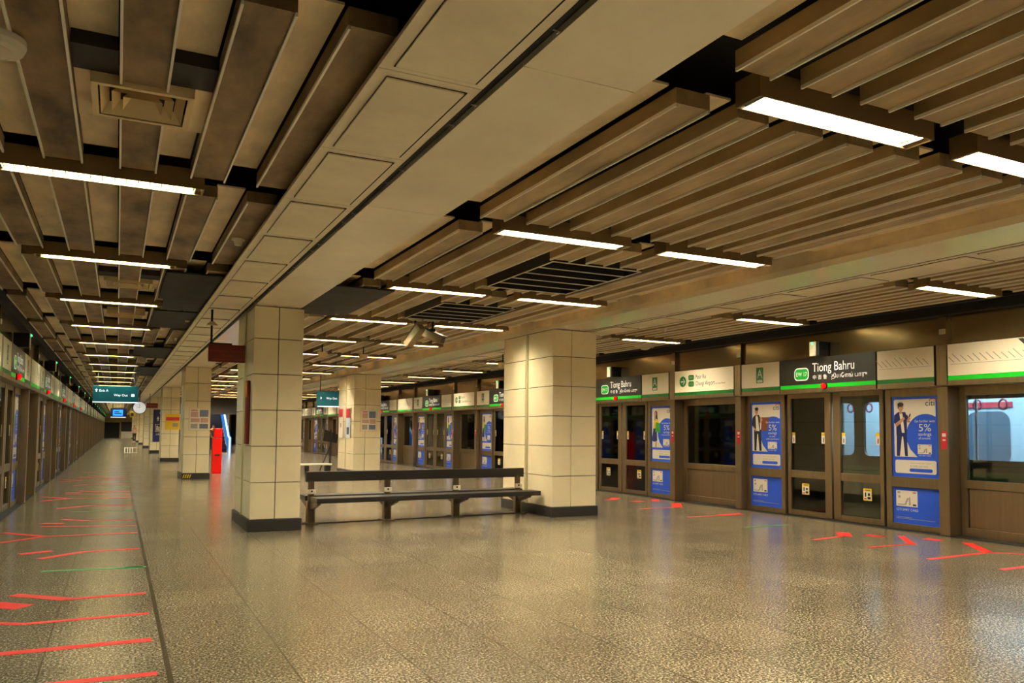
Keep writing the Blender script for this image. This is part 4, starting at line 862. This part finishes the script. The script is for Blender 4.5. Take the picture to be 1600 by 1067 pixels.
# escalator far between the pillar rows, rising away from the viewer
root = empty('escalator', 'escalator with blue lit glass side rising far between the pillars', 'escalator', (0, 0, 0)); M_bluegl = mat('blue lit balustrade', (44, 104, 176), 0.15, emit=1.0); M_step = mat('dark step', (26, 28, 36), 0.5, 0.3); M_hand = emis('handrail light', (0.7, 0.9, 1.0), 2.0)
b = MB()
for i in range(16): b.box(4.2, 6.3, 53.4 + 0.42 * i, 55.4 + 0.42 * i, 0.0, 0.02 + 0.24 * i, M_step)
b.build('steps', root)
for x in (6.35, 3.95):
    b = MB(); b.add([(x, 52.8, 0), (x, 52.8, 0.95), (x, 53.4, 1.0), (x, 60.4, 5.0), (x, 60.4, 3.6), (x, 53.6, 0)], [(0, 1, 2, 3, 4, 5)], M_bluegl)
    b.add([(x + 0.1, 52.8, 0), (x + 0.1, 52.8, 0.95), (x + 0.1, 53.4, 1.0), (x + 0.1, 60.4, 5.0), (x + 0.1, 60.4, 3.6), (x + 0.1, 53.6, 0)], [(0, 1, 2, 3, 4, 5)], M_bluegl); bal = b.build('balustrade', root)
    b = MB(); b.cyl((x, 52.75, 0.9), (x, 53.4, 1.0), 0.05, M_hand, 8); b.cyl((x, 53.4, 1.0), (x, 60.4, 5.0), 0.05, M_hand, 8); b.cyl((x, 52.78, 0.0), (x, 52.75, 0.95), 0.05, M_hand, 8); b.build('handrail', bal)
b = MB(); b.box(2.6, 6.85, 51.0, 51.2, 2.35, 3.35, M_char); struct(b.build('wall_escalator_header'))
b = MB(); b.box(2.6, 6.9, 62, 62.2, 0, 3.8, M_navyhousing); struct(b.build('wall_escalator_back'))

# ------------------------------------------------------------------ people (small, far away)
def person(label, loc, rot, top, bottom, hair, step=0.0, seated=False, skirt=False, bag=None):
    root = empty('person', label, 'person', loc, rot)
    def skin(name, vs, es, rad, m):
        me = bpy.data.meshes.new(name); me.from_pydata(vs, es, []); me.materials.append(m); o = bpy.data.objects.new(name, me); COL.objects.link(o); o.parent = root
        md = o.modifiers.new('Skin', 'SKIN'); sv = me.skin_vertices[0].data if me.skin_vertices else None
        if sv is None:
            bm = bmesh.new(); bm.from_mesh(me); bm.verts.layers.skin.verify(); bm.to_mesh(me); bm.free(); sv = me.skin_vertices[0].data
        for i, r in enumerate(rad): sv[i].radius = (r, r)
        sv[0].use_root = True
        o.modifiers.new('Subdivision', 'SUBSURF').levels = 1; o.modifiers['Subdivision'].render_levels = 1
        return o
    hz = 0.92 if not seated else 0.5
    kn = lambda s_: (s_ * 0.09, -0.05 - step * s_, 0.5) if not seated else (s_ * 0.1, -0.42, 0.48)
    ft = lambda s_: (s_ * 0.09, 0.02 + step * -s_ * 0.8, 0.09) if not seated else (s_ * 0.1, -0.42, 0.09)
    sh = hz + 0.5
    V = [(0, 0, hz), (0, 0, hz + 0.25), (0, 0, sh), (0, -0.01, sh + 0.11), (0, -0.02, sh + 0.2), (0, -0.02, sh + 0.28)]; E_ = [(0, 1), (1, 2), (2, 3), (3, 4), (4, 5)]; R_ = [0.14, 0.13, 0.14, 0.05, 0.085, 0.06]
    for s_ in (-1, 1):
        n = len(V); V += [(s_ * 0.19, 0, sh - 0.02), (s_ * 0.23, 0.02, sh - 0.28), (s_ * 0.22, -0.12, sh - 0.5), (s_ * 0.22, -0.15, sh - 0.58)]; E_ += [(2, n), (n, n + 1), (n + 1, n + 2), (n + 2, n + 3)]; R_ += [0.055, 0.045, 0.033, 0.03]
        n = len(V); V += [(s_ * 0.09, 0, hz - 0.05), kn(s_), ft(s_), (ft(s_)[0], ft(s_)[1] - 0.14, 0.04)]; E_ += [(0, n), (n, n + 1), (n + 1, n + 2), (n + 2, n + 3)]; R_ += [0.085, 0.06, 0.04, 0.035]
    skin('body', V, E_, R_, M_skin)
    V = [(0, 0, hz - 0.02), (0, 0, hz + 0.25), (0, 0, sh)]; E_ = [(0, 1), (1, 2)]; R_ = [0.155, 0.15, 0.15]
    for s_ in (-1, 1): n = len(V); V += [(s_ * 0.19, 0, sh - 0.02), (s_ * 0.22, 0.01, sh - 0.2)]; E_ += [(2, n), (n, n + 1)]; R_ += [0.07, 0.06]
    skin('shirt', V, E_, R_, top)
    V = [(0, 0, hz + 0.02)]; E_ = []; R_ = [0.15]
    for s_ in (-1, 1):
        n = len(V); f_ = ft(s_); V += [(s_ * 0.09, 0, hz - 0.06), kn(s_), (f_[0], f_[1], f_[2] + 0.06)]; E_ += [(0, n), (n, n + 1), (n + 1, n + 2)]; R_ += [0.1, 0.075, 0.055]
    skin('trousers', V, E_, R_, bottom)
    skin('hair', [(0, 0.0, sh + 0.24), (0, 0.0, sh + 0.31)], [(0, 1)], [0.095, 0.07], hair)
    return root
M_c1 = mat('pale pink cloth', (206, 178, 160), 0.8); M_c2 = mat('dark cloth', (34, 34, 42), 0.8); M_c3 = mat('tan cloth', (186, 140, 96), 0.8); M_c4 = mat('grey blue cloth', (70, 80, 100), 0.8); M_hair = mat('black hair', (20, 17, 15), 0.6); M_c5 = mat('brown cloth', (96, 60, 46), 0.8)
person('standing person in pale top and dark trousers by far left pillars', (1.55, 88, 0), 0.0, M_c1, M_c2, M_hair)
person('person in tan clothes standing beside the far standing person', (2.05, 84, 0), 0.6, M_c3, M_c3, M_hair)
person('person in dark clothes stepping onto the escalator foot', (5.35, 52.6, 0), math.pi, M_c5, M_c2, M_hair, 0.06)
person('person in grey blue top ahead on the escalator', (4.85, 54.03, 0.26), math.pi, M_c4, M_c2, M_hair)
person('person higher up on the escalator steps', (5.0, 57.8, 2.42), math.pi, M_c4, M_c2, M_hair)
root = empty('carrier_bag', 'pale carrier bag hanging beside the person at the escalator foot', 'bag', (5.62, 52.45, 0.42)); b = MB(); b.bev(-0.16, 0.16, -0.06, 0.06, 0, 0.32, M_plastic, 0.04); b.build('sack', root); b = MB(); b.cyl((-0.06, 0, 0.31), (0, 0, 0.5), 0.01, M_plastic, 6); b.cyl((0.06, 0, 0.31), (0, 0, 0.5), 0.01, M_plastic, 6); b.build('handle', root)

# low white rack on the far left walkway
root = empty('low_rack', 'low white rack lying on the floor far along the left walkway', 'rack', (0.75, 51.5, 0)); b = MB(); b.box(-0.35, 0.35, -0.3, -0.24, 0.02, 0.08, M_plastic); b.box(-0.35, 0.35, 0.24, 0.3, 0.3, 0.36, M_plastic); b.build('rail', root)
for x in (-0.33, -0.2, -0.07, 0.06): b = MB(); b.add([(x, -0.28, 0), (x + 0.05, -0.28, 0), (x + 0.05, 0.3, 0.36), (x, 0.3, 0.36), (x, -0.2, 0), (x + 0.05, -0.2, 0), (x + 0.05, 0.3, 0.3), (x, 0.3, 0.3)], [(0, 1, 2, 3), (4, 7, 6, 5), (0, 4, 5, 1), (0, 3, 7, 4), (1, 5, 6, 2)], M_plastic); b.build('bar', root)
b = MB(); b.box(-0.33, -0.29, 0.24, 0.3, 0, 0.33, M_plastic); b.build('leg', root); b = MB(); b.box(0.29, 0.33, 0.24, 0.3, 0, 0.33, M_plastic); b.build('leg', root)
